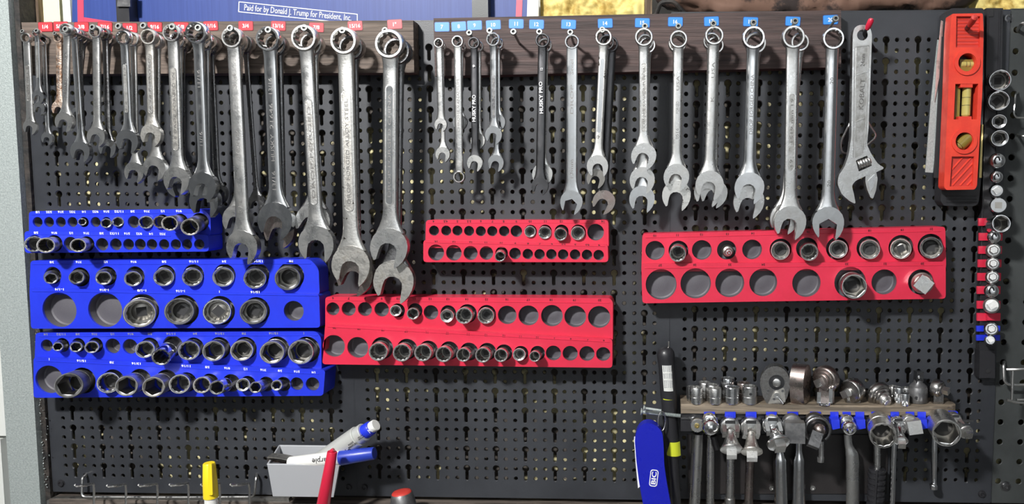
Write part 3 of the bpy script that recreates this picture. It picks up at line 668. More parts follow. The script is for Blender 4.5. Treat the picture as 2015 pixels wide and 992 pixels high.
# ================================================================ SOCKET TRAYS
CUP = None
def cup_mesh():
    global CUP
    if CUP is None:
        bm = B(); n = 28
        rings(bm, YM, [circ(1.0, 0, n), circ(1.05, 0, n), circ(1.05, -1.04, n), circ(.0001, -1.04, n)][:3], False, True)
        rings(bm, YM, [circ(1.0, 0, n), circ(.97, -.92, n), circ(.88, -1, n), circ(.55, -1, n), circ(.5, -.97, n)], False, True)
        bmesh.ops.recalc_face_normals(bm, faces=bm.faces[:])
        # interior must face the opening: flip second half handled by double sided shading
        CUP = mesh_of('pocket', bm, 'cup', 40)
    return CUP
def tray(label, col, tiers, txtm, group='magnetic socket trays on the pegboards'):
    """tiers: list of dict(pts, d, holes[(x,y,r)], text[(s,x,y)], th)"""
    p0 = tiers[-1]['pts'][-1]
    t = thing('socket_tray', label, 'socket tray', Matrix.Translation(P(*p0, .003)), group)
    for T in tiers:
        d = T['d']
        ol = roundpoly([pt2(x, y, d) for x, y in T['pts']], .0045, 4)
        hs = []
        for (x, y, r) in T['holes']:
            c = pt2(x, y, d); hs.append(circ2(c[0], c[1], r*S(x, y, d), 28))
        bm = B(); plate(bm, ol, hs, -d, -d+.0026)
        es = []
        for e in bm.edges:
            if len(e.link_faces) == 2 and e.calc_face_angle(0) > 1.2 and abs(e.verts[0].co.y+d) < 1e-5 and abs(e.verts[1].co.y+d) < 1e-5: es.append(e)
        bmesh.ops.bevel(bm, geom=es, offset=.0007, segments=2, affect='EDGES', profile=.5, clamp_overlap=True)
        mx = sum(q[0] for q in ol)/len(ol); mz = sum(q[1] for q in ol)/len(ol)
        wx = max(q[0] for q in ol)-mx; wz = max(q[1] for q in ol)-mz
        inn = [(mx+(q[0]-mx)*(1-.0012/wx), mz+(q[1]-mz)*(1-.0012/wz)) for q in ol]
        plate(bm, ol, [inn[::-1]], -d+.00261, -.0005)
        body = mk('tier', bm, col, t, sharp=50)
        # raised label ledge line
        if 'ledge' in T:
            L = T['ledge']; bm = B()
            for (q0, q1, rr) in L:
                tube(bm, [P(*q0, d), P(*q1, d)], rr, 6)
            mk('ledge_rib', bm, col, t)
        for (x, y, r) in T['holes']:
            o = bpy.data.objects.new('pocket', cup_mesh()); link(o, t); k = S(x, y, d)
            o.location = P(x, y, d)+Vector((0, .0024, 0))-MW[t.name].translation; dp = .0112
            o.scale = (r*k*1.01, dp, r*k*1.01)
        for (s, x, y) in T['text']:
            textpx(s, x, y, d+.0001, min(4.0*len(s), 18), 4.6, 180+T.get('ang', 0), 'greytxt' if T.get('shaded') else txtm, t)  # the row lying in shadow has its shade put into the lettering colour
    return t
def hl(s): return [tuple(float(v) for v in q.split(',')) for q in s.split()]
def tx(names, xs, y0, y1=None):
    y1 = y0 if y1 is None else y1; n = len(xs)
    return [(s, x, y0+(y1-y0)*(x-xs[0])/(xs[-1]-xs[0])) for s, x in zip(names.split(), xs)]
xsA = [74, 96.5, 119.7, 142.6, 165, 188, 209.5, 234, 261, 289, 320, 352]
tray('short blue plastic tray of small sockets, topmost on the left', 'blue', [
 dict(pts=[(57, 416), (399, 411), (414, 425), (415, 464), (57, 464)], d=.026, ledge=[((62, 422.5), (392, 418.5), .0006)],
      holes=hl('74,437,10 96.5,437,10 119.7,437,10 142.6,437,10 165,437,10 188,437,10 209.5,437,10 233,437,11 263,437,12 290,437,13 320,436,14 355,436,15.5 393,437,18'), text=tx('1/8 5/32 3/16 7/32 1/4 9/32 5/16 11/32 3/8 7/16 1/2 9/16', xsA, 417.5, 415.5)),
 dict(pts=[(48, 455), (336, 459), (410, 462), (411, 495), (49, 498)], d=.031, ledge=[((54, 461), (336, 465), .0006)],
      holes=hl('69,479,16.5 107,479,16.5 139,480,14 171,480,15 201,481,12.5 228,481,11.8 253,481,11 276,481,11 299,481,10.5 323,481,10.3 346,481,10.3 368,481,10.3 392,481,10.3'), text=tx('5/8 9/16 1/2 7/16 3/8 11/32 5/16 9/32 1/4 7/32', [71, 107, 140, 170, 200, 225, 250, 274, 297, 320], 458, 460.5))], 'white')
tray('large blue plastic tray in the middle of the three on the left', 'blue', [
 dict(pts=[(60, 513), (610, 510), (627, 528), (629, 580), (58, 580)], d=.028, ledge=[((64, 520), (612, 519), .0007)],
      holes=hl('104,542,17 158,545,19 211,543,19 266,543,19 326,541,20 381,541,21 442,541,22 506,541,24.5 572,543,27'), text=tx('3/8 7/16 1/2 9/16 5/8 11/16 3/4 13/16 7/8', [102, 155, 208, 263, 323, 381, 441, 508, 573], 516, 514)),
 dict(pts=[(58, 567), (628, 579), (630, 645), (61, 647)], d=.034, ledge=[((64, 573), (625, 582), .0007)],
      holes=hl('117,610,34.5 207,610,34.5 282,610,32 362,610,30 434,611,29 505,611,26.5 578,612,20'), text=tx('1-1/4 1-3/16 1-1/8 1-1/16 1 15/16', [117, 205, 279, 355, 432, 502], 569.5, 575))], 'white')
tray('blue plastic tray of crowded sockets, lowest on the left', 'blue', [
 dict(pts=[(70, 655), (622, 652), (632, 664), (633, 730), (68, 712)], d=.028, ledge=[((76, 662), (625, 660), .0007)],
      holes=hl('92,680,12 123,679,14 154,679,14 188,679,15 222,681,15 256,682,15 295,683,19 340,681,21 382,684,20 432,685,22 483,685,22.5 546,686,24 604,688,26'), text=tx('1/4 11/32 3/8 7/16 1/2 9/16 5/8 11/16 3/4 13/16 7/8 15/16 1', [90, 120, 153, 186, 221, 257, 295, 336, 384, 432, 480, 538, 598], 658, 656), shaded=1),
 dict(pts=[(66, 703), (640, 728), (636, 779), (66, 783)], d=.034, ledge=[((72, 710), (320, 722), .0006), ((356, 724), (628, 736), .0006)], ang=2,
      holes=hl('97,747,28 163,749,26 223,749,22.5 276,748,22.5 328,749,22 368,752,19.5 413,753,18 455,754,18 488,755,15.5 524,756,15 558,756,14.5 584,755.5,13 615,756,13.5'), text=tx('1 15/16 7/8 13/16 11/16 5/8 9/16 1/2 7/16 3/8 5/16 1/4', [97, 160, 220, 268, 366, 408, 447, 483, 518, 551, 584, 617], 707, 733))], 'white')
tray('short red plastic tray in the centre with one deep socket below', 'red', [
 dict(pts=[(838, 433), (1197, 433), (1198, 488), (837, 488)], d=.026, ledge=[((842, 439), (1190, 439), .0005)],
      holes=hl('854,454,10 878,454,10 900,454,10 923,454.5,10 946,455,10 968.6,455,10 992,455,10.3 1016,455,11.5 1044,455,12.5 1073,455,13 1105,456,14 1138,457,15 1172,457,16.5'), text=tx('4 4.5 5 5.5 6 7 8 9 10 11 12 13 14', [853, 877, 900, 923, 946, 969, 991, 1016, 1043, 1073, 1104, 1137, 1186], 435.8)),
 dict(pts=[(833, 472), (1196, 481), (1197, 516), (833, 516)], d=.031, ledge=[((838, 477), (1190, 485), .0006)],
      holes=hl('858,497,16 893,497.5,15.5 926,498,14 957,498,13.5 987,498,12.5 1013.5,499,11.5 1038.5,500,10.3 1061.7,500.5,10.3 1085,500.5,10.3 1108,501,10.3 1131.5,501,10.3 1155,501.5,10.3 1178,502,10.3'), text=tx('14 13 12 11 10 9 8 7 6 5.5 5 4.5 4', [858, 893, 926, 956, 986, 1014, 1039, 1062, 1086, 1109, 1132, 1156, 1179], 475.5, 483))], 'redtext')
tray('long red plastic tray in the lower centre with a full row of sockets', 'red', [
 dict(pts=[(640, 584), (1200, 587), (1206, 594), (1206, 672), (640, 660)], d=.028, ledge=[((645, 591), (830, 593), .0006), ((830, 593), (1200, 596), .0006)],
      holes=hl('655,608,13 686,608,14 718,608.5,14 751,609,14.5 783,611,14 817,611,14.5 848,615,14.5 882,616,15.5 920,617,18.5 958,618,18 998,620,18.5 1040,621,20 1086,621.5,21.5 1132,623,21.5 1179,624,22'), text=tx('6 7 8 9 10 11 12 13 14 15 16 17 18 19 20', [655, 686, 718, 751, 783, 815, 846, 881, 918, 957, 997, 1039, 1084, 1130, 1180], 587, 591)),
 dict(pts=[(640, 637), (1205, 667), (1205, 724), (634, 717)], d=.034, ledge=[((645, 643), (1200, 673), .0007)], ang=3,
      holes=hl('657,681,22 704,684,21 752,685,22 801,687,20.5 843,689,19 884,690,18.5 923,692,18 959,692,17.5 992,694,16.5 1025,695,14.5 1058,695,14.5 1089,695,15 1122,695.5,15 1155,696,15 1187,697,14'), text=tx('20 19 18 17 16 15 14 13 12 11 10 9 8 7 6', [658, 706, 753, 799, 840, 880, 921, 956, 991, 1024, 1057, 1091, 1123, 1156, 1188], 645, 671))], 'redtext')
tray('big red plastic tray on the right holding a square drive adapter', 'red', [
 dict(pts=[(1264, 460), (1860, 446), (1862, 530), (1262, 535)], d=.028, ledge=[((1270, 468), (1852, 455), .0006)],
      holes=hl('1289,493,19 1335,493,19.5 1381,492,19.5 1430,492,19 1480,491,19.5 1536,491,21.5 1588,489,21.5 1648,489,22.5 1709,488,23.5 1773,487,24.5 1831,485,25'), text=tx('10 11 12 13 14 15 16 17 18 19 21', [1288, 1333, 1380, 1431, 1481, 1535, 1590, 1650, 1711, 1775, 1833], 464, 451)),
 dict(pts=[(1262, 519), (1861, 515), (1861, 588), (1264, 597)], d=.034, ledge=[((1268, 528), (1855, 522), .0006)], ang=-.5,
      holes=hl('1301,560,30.5 1369,558,30 1436,557,28.5 1502,556,27.5 1587,557,28 1673,556,31 1740,555,25 1812,555,25'), text=tx('27 26 25 24 22 21 20', [1299, 1367, 1436, 1502, 1666, 1742, 1815], 522, 519))], 'redtext')
# ================================================================ SOCKETS
def socket(label, mp, bp, r, dm, db, n=6, m='satin', grp='sockets', r2=None, bore=None, dark=None, cat='socket', name='socket', step=True, wall=.80, parts=True):
    """mp mouth pixel at depth dm; bp base pixel at depth db; r mouth radius px; r2 base radius px"""
    a = P(*mp, dm); b = P(*bp, db); R = r*S(*mp, dm)*1.0; R2 = (r2 or r)*S(*mp, dm)
    f = frame(b, a); L = (a-b).length
    t = thing(name, label, cat, f, grp)
    fn = hexf if n == 6 else twelf; ph = random.random()
    f_ = lambda an: fn(an+ph)
    ns = 48; bd = bore or L*.8
    rs = [circ(R2*.88, 0, ns), circ(R2, .0012, ns)]
    if step and R2 != R: rs += [circ(R2, L*.42, ns), circ(R2+(R-R2)*.25, L*.44, ns), circ(R, L*.52, ns)]
    elif step: rs += [circ(R2, L*.40, ns), circ(R2*.965, L*.41, ns), circ(R2*.965, L*.46, ns), circ(R2, L*.47, ns)]
    rs += [circ(R, L-.0010, ns), circ(R*.955, L, ns), circ(R*.90, L, ns)]
    bm = B(); rings(bm, Matrix(), rs, True, False)
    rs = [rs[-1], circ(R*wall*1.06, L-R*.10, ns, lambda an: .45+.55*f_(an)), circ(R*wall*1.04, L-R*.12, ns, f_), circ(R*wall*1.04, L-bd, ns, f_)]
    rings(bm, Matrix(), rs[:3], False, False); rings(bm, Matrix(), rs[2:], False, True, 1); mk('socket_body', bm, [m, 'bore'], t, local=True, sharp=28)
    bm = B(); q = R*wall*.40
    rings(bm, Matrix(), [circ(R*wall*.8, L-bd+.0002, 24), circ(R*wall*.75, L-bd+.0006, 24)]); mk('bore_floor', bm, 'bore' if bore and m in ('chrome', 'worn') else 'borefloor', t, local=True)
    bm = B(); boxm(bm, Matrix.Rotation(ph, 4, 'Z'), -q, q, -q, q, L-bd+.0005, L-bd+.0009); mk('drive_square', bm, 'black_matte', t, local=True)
    return t
D1, D2 = .028, .034
def row(tn, dface, items):
    for it in items:
        lab, mp, bp, r = it[:4]; o = it[4] if len(it) > 4 else {}
        h = o.pop('h', .004); r2 = o.pop('r2', None)
        socket(lab, mp, bp, r, dface+h, max(.0055, dface-.012), grp='sockets in the '+tn, r2=r2, **o)
row('topmost blue tray', .026, [
 ('tiny socket in the 1/4 pocket of the topmost blue tray', (161.5, 436.5), (164, 437), 7.2, dict(h=.003, n=6)),
 ('small socket in the 5/16 pocket of the topmost blue tray', (209, 439.5), (209.5, 438), 9.5, dict(h=.006, n=6)),
 ('small bright socket in the 11/32 pocket of the topmost blue tray', (232, 436.5), (233, 437), 10, dict(h=.004, n=6, m='chrome')),
 ('twelve point socket in the 7/16 pocket of the topmost blue tray', (287, 437.5), (289.5, 437), 13, dict(h=.005, n=12, m='chrome')),
 ('coppery socket half hidden in the 1/2 pocket of the topmost blue tray', (315, 437), (319, 436.5), 12.5, dict(h=.004, n=12, m='bronze')),
 ('deep socket leaning left over the 9/16 pocket of the topmost blue tray', (333.5, 440), (355, 436), 14.8, dict(h=.032, n=12, m='worn')),
 ('deep socket at the right end of the topmost blue tray', (373.5, 447.5), (393, 437.5), 16.8, dict(h=.032, n=12, m='worn'))])
row('lower row of the topmost blue tray', .031, [
 ('twelve point socket in the lower left corner of the topmost blue tray', (67.5, 480.5), (69, 480), 15.8, dict(h=.006, n=12, m='chrome')),
 ('deep socket leaning left over its neighbour in the topmost blue tray, lower row', (90, 483), (108, 479.5), 15.2, dict(h=.030, n=12, m='worn')),
 ('deep socket leaning left in the 7/16 pocket, lower row of the topmost blue tray', (153.5, 483), (171, 480), 13.6, dict(h=.030, n=12, m='worn'))])
row('middle blue tray', .028, [
 ('small narrow mouthed socket in the 3/8 pocket of the middle blue tray', (100, 548), (104.5, 544), 11.2, dict(h=.008, r2=14)),
 ('dark impact socket in the 7/16 pocket of the middle blue tray', (150.5, 546), (158, 546), 13, dict(h=.012, r2=16, m='impact', dark=1)),
 ('bright rimmed socket in the 1/2 pocket of the middle blue tray', (203.5, 547.5), (211, 543), 13.8, dict(h=.010, r2=17)),
 ('socket fourth from the left, upper row of the middle blue tray', (261.5, 549), (266, 545), 15.2, dict(h=.009, r2=17)),
 ('smooth walled socket in the 5/8 pocket of the middle blue tray', (322, 546), (326, 542), 18, dict(h=.008, m='satin')),
 ('thin rimmed socket in the 11/16 pocket of the middle blue tray', (378.5, 546), (381, 542), 18, dict(h=.008, n=12)),
 ('hex socket third from the right, upper row of the middle blue tray', (439.5, 545.5), (442, 542), 19.6, dict(h=.007)),
 ('twelve point socket in the 13/16 pocket of the middle blue tray', (501.5, 548.5), (506, 542.5), 20.6, dict(h=.009, n=12, r2=22)),
 ('dull grey socket in the 7/8 pocket of the middle blue tray', (566, 548), (571, 544), 24, dict(h=.008, m='impact', r2=25))])
row('lower row of the middle blue tray', .034, [
 ('largest twelve point socket, in the 1-1/8 pocket of the middle blue tray', (274.5, 617), (281, 611), 28.4, dict(h=.010, n=12, m='worn', bore=.016)),
 ('dull dark twelve point socket in the 1-1/16 pocket of the middle blue tray', (352.5, 613), (361, 610.5), 26.5, dict(h=.008, n=12, m='impact', bore=.016)),
 ('bright socket with a square hole showing, in the 1 pocket of the middle blue tray', (427, 613.5), (433, 611), 25.5, dict(h=.008, n=12, m='chrome', bore=.010, wall=.88)),
 ('dull dark hex socket in the 15/16 pocket of the middle blue tray', (498.5, 614), (504, 611), 25, dict(h=.008, m='impact', bore=.014))])
row('lowest blue tray', .028, [
 ('tiny mouthed stepped socket second in the lowest blue tray', (113.5, 682.5), (122.5, 679.5), 8.6, dict(h=.014, r2=12)),
 ('small stepped socket third in the lowest blue tray', (149.5, 683), (153.5, 680), 10.3, dict(h=.012, r2=12.5)),
 ('small stepped socket fourth in the lowest blue tray', (180.5, 683.5), (187.5, 680), 12, dict(h=.013, r2=13)),
 ('hex socket leaning left over the 5/8 pocket of the lowest blue tray', (285, 688), (294, 684), 17, dict(h=.014)),
 ('long chrome twelve point socket leaning down left in the lowest blue tray', (316.5, 703.5), (339, 682), 17.2, dict(h=.026, n=12, m='chrome')),
 ('socket in the 3/4 pocket of the lowest blue tray', (371.5, 690), (381, 684.5), 19.4, dict(h=.013, n=12)),
 ('big hex socket in the 13/16 pocket of the lowest blue tray', (420, 691), (431, 685.5), 20.5, dict(h=.014)),
 ('dull hex socket in the 7/8 pocket of the lowest blue tray', (475.5, 690), (482.5, 685.5), 20.8, dict(h=.011, m='worn')),
 ('dull stepped socket in the 15/16 pocket of the lowest blue tray', (535, 694), (545, 687), 22.8, dict(h=.014, m='worn')),
 ('largest hex socket, at the top right end of the lowest blue tray', (591.5, 693), (602, 688), 24.4, dict(h=.012, m='satin'))])
row('lower row of the lowest blue tray', .034, [
 ('big dark deep hex socket leaning left at the lowest left tray corner', (135, 759), (161, 749), 24.8, dict(h=.030, m='impact')),
 ('bright twelve point socket in the 7/8 pocket of the lowest blue tray', (213.5, 753.5), (221, 750), 20.5, dict(h=.008, n=12, m='chrome')),
 ('deep hex socket leaning left in the 13/16 pocket of the lowest blue tray', (248.5, 760), (274.5, 749), 20.2, dict(h=.030)),
 ('deep dark hex socket right of the 13/16 one in the lowest blue tray', (301.5, 762), (326, 750), 20.2, dict(h=.030, m='worn')),
 ('deep twelve point socket in the 11/16 pocket of the lowest blue tray', (353, 756), (366.5, 752), 19.2, dict(h=.016, n=12)),
 ('worn smaller socket in the 5/8 pocket of the lowest blue tray', (397, 758), (411, 753.5), 16.3, dict(h=.016, n=12, m='worn')),
 ('long bright hex socket reflecting blue in the 9/16 pocket of the lowest blue tray', (426.5, 763), (452, 754), 14.2, dict(h=.030, m='chrome')),
 ('thick walled hex socket in the 1/2 pocket of the lowest blue tray', (478, 757.5), (486.5, 755), 13, dict(h=.010, wall=.70)),
 ('deep small socket leaning left in the 7/16 pocket of the lowest blue tray', (502.5, 762.5), (522.5, 756), 11.4, dict(h=.026)),
 ('smallest socket in the 3/8 pocket of the lowest blue tray', (544, 758.5), (556.5, 756), 10.5, dict(h=.013, wall=.72))])
row('short red tray', .026, [
 ('plain socket in the 10 pocket of the short red tray', (1043, 456), (1044, 455.5), 11.4, dict(h=.003)),
 ('shiny shallow socket in the 11 pocket of the short red tray', (1072, 458), (1073, 456), 13, dict(h=.003, n=12, m='chrome', wall=.72)),
 ('taller socket in the 12 pocket of the short red tray', (1103, 461.5), (1104.5, 457.5), 12.8, dict(h=.010, n=12)),
 ('twelve point socket in the 13 pocket of the short red tray', (1137, 459), (1138, 457.5), 14, dict(h=.004, n=12))])
row('lower row of the short red tray', .031, [
 ('lone deep socket in the lower row of the short red tray', (984, 505), (987, 498), 10.3, dict(h=.022, n=12))])
row('long red tray', .028, [
 ('small socket in the 10 pocket of the long red tray', (778.5, 611.5), (782.5, 611.5), 11.2, dict(h=.007, r2=12, wall=.7)),
 ('small hex socket in the 11 pocket of the long red tray', (812.5, 617.5), (817, 613.5), 12, dict(h=.010)),
 ('socket with small bore in the 13 pocket of the long red tray', (879.5, 622), (883.5, 618), 13.4, dict(h=.008, wall=.62)),
 ('tall twelve point socket in the 14 pocket of the long red tray', (913, 621.5), (920, 617.5), 16.4, dict(h=.018, n=12)),
 ('twelve point socket in the 15 pocket of the long red tray', (956, 621.5), (958.5, 618.5), 16.4, dict(h=.006, n=12))])
its = []
wd = dict(zip('18 17 16 15 14 13 12 11 10'.split(), 'first second third fourth fifth sixth seventh eighth last'.split()))
for nm, x, y, r, bx, by, ex in (('18', 744, 692.5, 18.2, 751.5, 686, {}), ('17', 790.5, 694.5, 17.6, 800, 688, {}), ('16', 832, 694.5, 17, 842.5, 689.5, {}), ('15', 872.5, 697.5, 15.8, 883.5, 691, {}), ('14', 911.5, 698.5, 13.9, 921.5, 693, {}), ('13', 950, 699, 15.2, 958, 693, {}), ('12', 985.5, 699.5, 13.3, 991.5, 694.5, {}), ('11', 1021.5, 698, 12.7, 1025, 696, dict(wall=.68)), ('10', 1052, 701.5, 10.9, 1058, 696, {})):
    its.append(('%s from the left of nine tall sockets in the lower long red row' % wd[nm], (x, y), (bx, by), r, dict(h=.018 if nm not in ('11',) else .008, n=12, **ex)))
row('lower row of the long red tray', .034, its)
row('big red tray', .028, [
 ('tall twelve point socket in the 11 pocket of the big red tray', (1333.5, 499.5), (1335, 493.5), 16.6, dict(h=.016, n=12)),
 ('twelve point socket leftmost of the six side by side in the big red tray', (1535.5, 493.5), (1536, 491.5), 18.6, dict(h=.008, n=12)),
 ('tall stepped twelve point socket in the 16 pocket of the big red tray', (1592.5, 496.5), (1588.5, 490.5), 17.6, dict(h=.018, n=12, r2=18.5)),
 ('hex socket in the 17 pocket of the big red tray', (1649.5, 490.5), (1648, 489.5), 18.4, dict(h=.008)),
 ('twelve point socket between a hex socket and the yellowish one, big red tray', (1711.5, 491), (1710, 489), 19.8, dict(h=.007, n=12, bore=.012)),
 ('bright yellowish hex socket in the 19 pocket of the big red tray', (1772.5, 490), (1772.5, 488), 20.4, dict(h=.007, m='worn', bore=.009, wall=.84)),
 ('dark mirror walled socket in the 21 pocket of the big red tray', (1832.5, 488), (1831, 486.5), 22, dict(h=.008, n=12, m='dark', dark=1, wall=.88))])
row('lower row of the big red tray', .034, [
 ('big deep hex socket in the 22 pocket of the big red tray', (1681, 564), (1673, 557), 24.6, dict(h=.024, wall=.86, bore=.02))])
# bit holder socket and square adapter
def at_axis(mp, bp, dm, db): a = P(*mp, dm); b = P(*bp, db); return frame(b, a), (a-b).length, S(*mp, dm)
f, L, k = at_axis((1434, 497), (1430.5, 492), .042, .014)
t = thing('bit_socket', 'small star bit socket pointing out of the 13 pocket of the big red tray', 'socket', f, 'sockets in the big red tray')
bm = B(); lathe(bm, Matrix(), [(11*k, 0), (12*k, .001), (12*k, L*.35), (10.5*k, L*.42), (10*k, L*.55), (7*k, L*.6)], 28); mk('socket_body', bm, 'worn', t, local=True)
bm = B(); rings(bm, Matrix(), [circ(7.5*k, L*.58, 18, hexf), circ(7.5*k, L*.93, 18, hexf), circ(6*k, L, 18)]); mk('bit', bm, 'satin', t, local=True)
bm = B(); rings(bm, Matrix(), [circ(4*k, L, 18), circ(4*k, L+.004, 18), circ(2*k, L+.006, 18)]); mk('bit_tip', bm, 'satin', t, local=True)
f, L, k = at_axis((1818, 560), (1812, 555), .056, .02)
t = thing('drive_adapter', 'grey square drive adapter sticking out of the 20 pocket of the big red tray', 'adapter', f, 'sockets in the lower row of the big red tray')
bm = B(); lathe(bm, Matrix(), [(19*k, 0), (21*k, .001), (21*k, L*.35), (20*k, L*.37), (20*k, L*.42), (21*k, L*.44), (21*k, L*.5), (17*k, L*.56), (16*k, L*.6)], 32); mk('collar', bm, 'worn', t, local=True)
bm = B(); boxm(bm, Matrix.Rotation(.95, 4, 'Z'), -14*k, 14*k, -14*k, 14*k, L*.4, L); bevel(bm, .0016, 3); mk('square_drive', bm, 'satin', t, local=True)
# ================================================================ ADJUSTABLE WRENCH
def adj():
    d = .045; a = P(1698, 68, d)
    t = thing('adjustable_wrench', 'chrome adjustable wrench with open jaw hanging right of the 20 sticker', 'wrench', Matrix.Translation(a), 'wrenches hanging on the right rail')
    def pl(name, pts, d0, d1, m, r=.002, holes=(), bv=.0009, sharp=30):
        ol = [pt2(x, y, d1) for x, y in pts]
        if r: ol = roundpoly(ol, r)
        bm = B(); plate(bm, ol, holes, -d1, -d0)
        if bv: bevel(bm, bv, 2, 50)
        return mk(name, bm, m, t, sharp=sharp)
    c = pt2(1697, 69, d); k = S(1697, 69, d)
    body = [(1678, 68), (1681, 55), (1690, 49), (1704, 49), (1713, 56), (1716, 68), (1712, 180), (1709, 255), (1706, 285), (1714, 302), (1727, 322), (1741, 331), (1722, 340), (1700, 348), (1683, 356), (1676, 366), (1680, 380), (1684, 402), (1672, 396), (1656, 382), (1648, 362), (1650, 346), (1662, 328), (1670, 305), (1675, 270), (1676, 200)]
    slot = roundpoly([pt2(*q, d) for q in ((1684, 316), (1706, 306), (1716, 326), (1690, 338))], .001)
    pl('handle', body, d-.010, d, 'satin', .003, [circ2(c[0], c[1], 10.5*k, 20), slot])
    pl('recessed_face', [(1685, 93), (1708, 91), (1705, 190), (1701, 290), (1698, 304), (1682, 312), (1684, 200)], d-.001, d+.0004, 'panel_in', .002, bv=.0003)
    for q in (((1683, 92), (1711, 89)), ((1711, 89), (1704, 290)), ((1683, 92), (1680, 310)), ((1685, 148), (1708, 140)), ((1683, 240), (1701, 232))):
        bm = B(); tube(bm, [P(*q[0], d+.0003), P(*q[1], d+.0003)], .0007, 6); mk('raised_rib', bm, 'satin', t)
    bm = B(); p0, p1 = P(1687, 325, d-.004), P(1712, 316, d-.004); f = frame(p0, p1); L = (p1-p0).length; pr = []
    for i in range(33):
        u = i/32; pr.append((9.5*k*(.86+.14*abs(math.sin(u*PI*5))), L*u))
    lathe(bm, f, pr, 20); mk('knurled_screw', bm, 'satin', t)
    pl('sliding_jaw', [(1703, 346), (1724, 338), (1727, 352), (1724, 374), (1718, 391), (1713, 389), (1706, 372), (1703, 358)], d-.009, d-.001, 'satin', .0012)
    pl('jaw_bevel', [(1708, 356), (1722, 342), (1720, 366), (1712, 378)], d-.003, d+.0002, 'chrome', .001)
    text('KOBALT', Matrix.Translation(P(1696, 185, d+.0009)) @ Matrix.Rotation(math.radians(-88), 4, 'Y'), 60*k, 9*k, 'engr', t, False, 'engraving', local=False)
    text('24mm', Matrix.Translation(P(1698, 118, d+.0009)) @ Matrix.Rotation(math.radians(-88), 4, 'Y'), 24*k, 8*k, 'engr', t, False, 'engraving', local=False)
    b = thing('spring_hook', 'thin wire loop tool hanging half hidden behind the adjustable wrench', 'hook', Matrix.Translation(P(1665, 250, .012)))
    bm = B(); tube(bm, bend([P(1676, 235, .012), P(1654, 280, .012), P(1656, 302, .012), P(1690, 300, .012), P(1726, 268, .012), P(1712, 248, .012), P(1688, 200, .012)], .006), .0012, 8); mk('wire_loop', bm, 'satin', b)
    h = thing('peg_hook', 'black peg hook with red rubber tip holding the adjustable wrench', 'hook', Matrix.Translation(P(1700, 72, 0)))
    bm = B(); tube(bm, bend([P(1722, 100, .001), P(1700, 66, .044), P(1704, 58, .055), P(1710, 50, .060)], .006), .0022, 10); mk('hook_arm', bm, 'black', h)
    bm = B(); tube(bm, [P(1706, 57, .056), P(1708.5, 52, .0585), P(1714, 40, .063), P(1715.5, 36.5, .064)], [.0026, .0034, .0034, .002], 12); mk('rubber_tip', bm, 'penred', h)
adj()
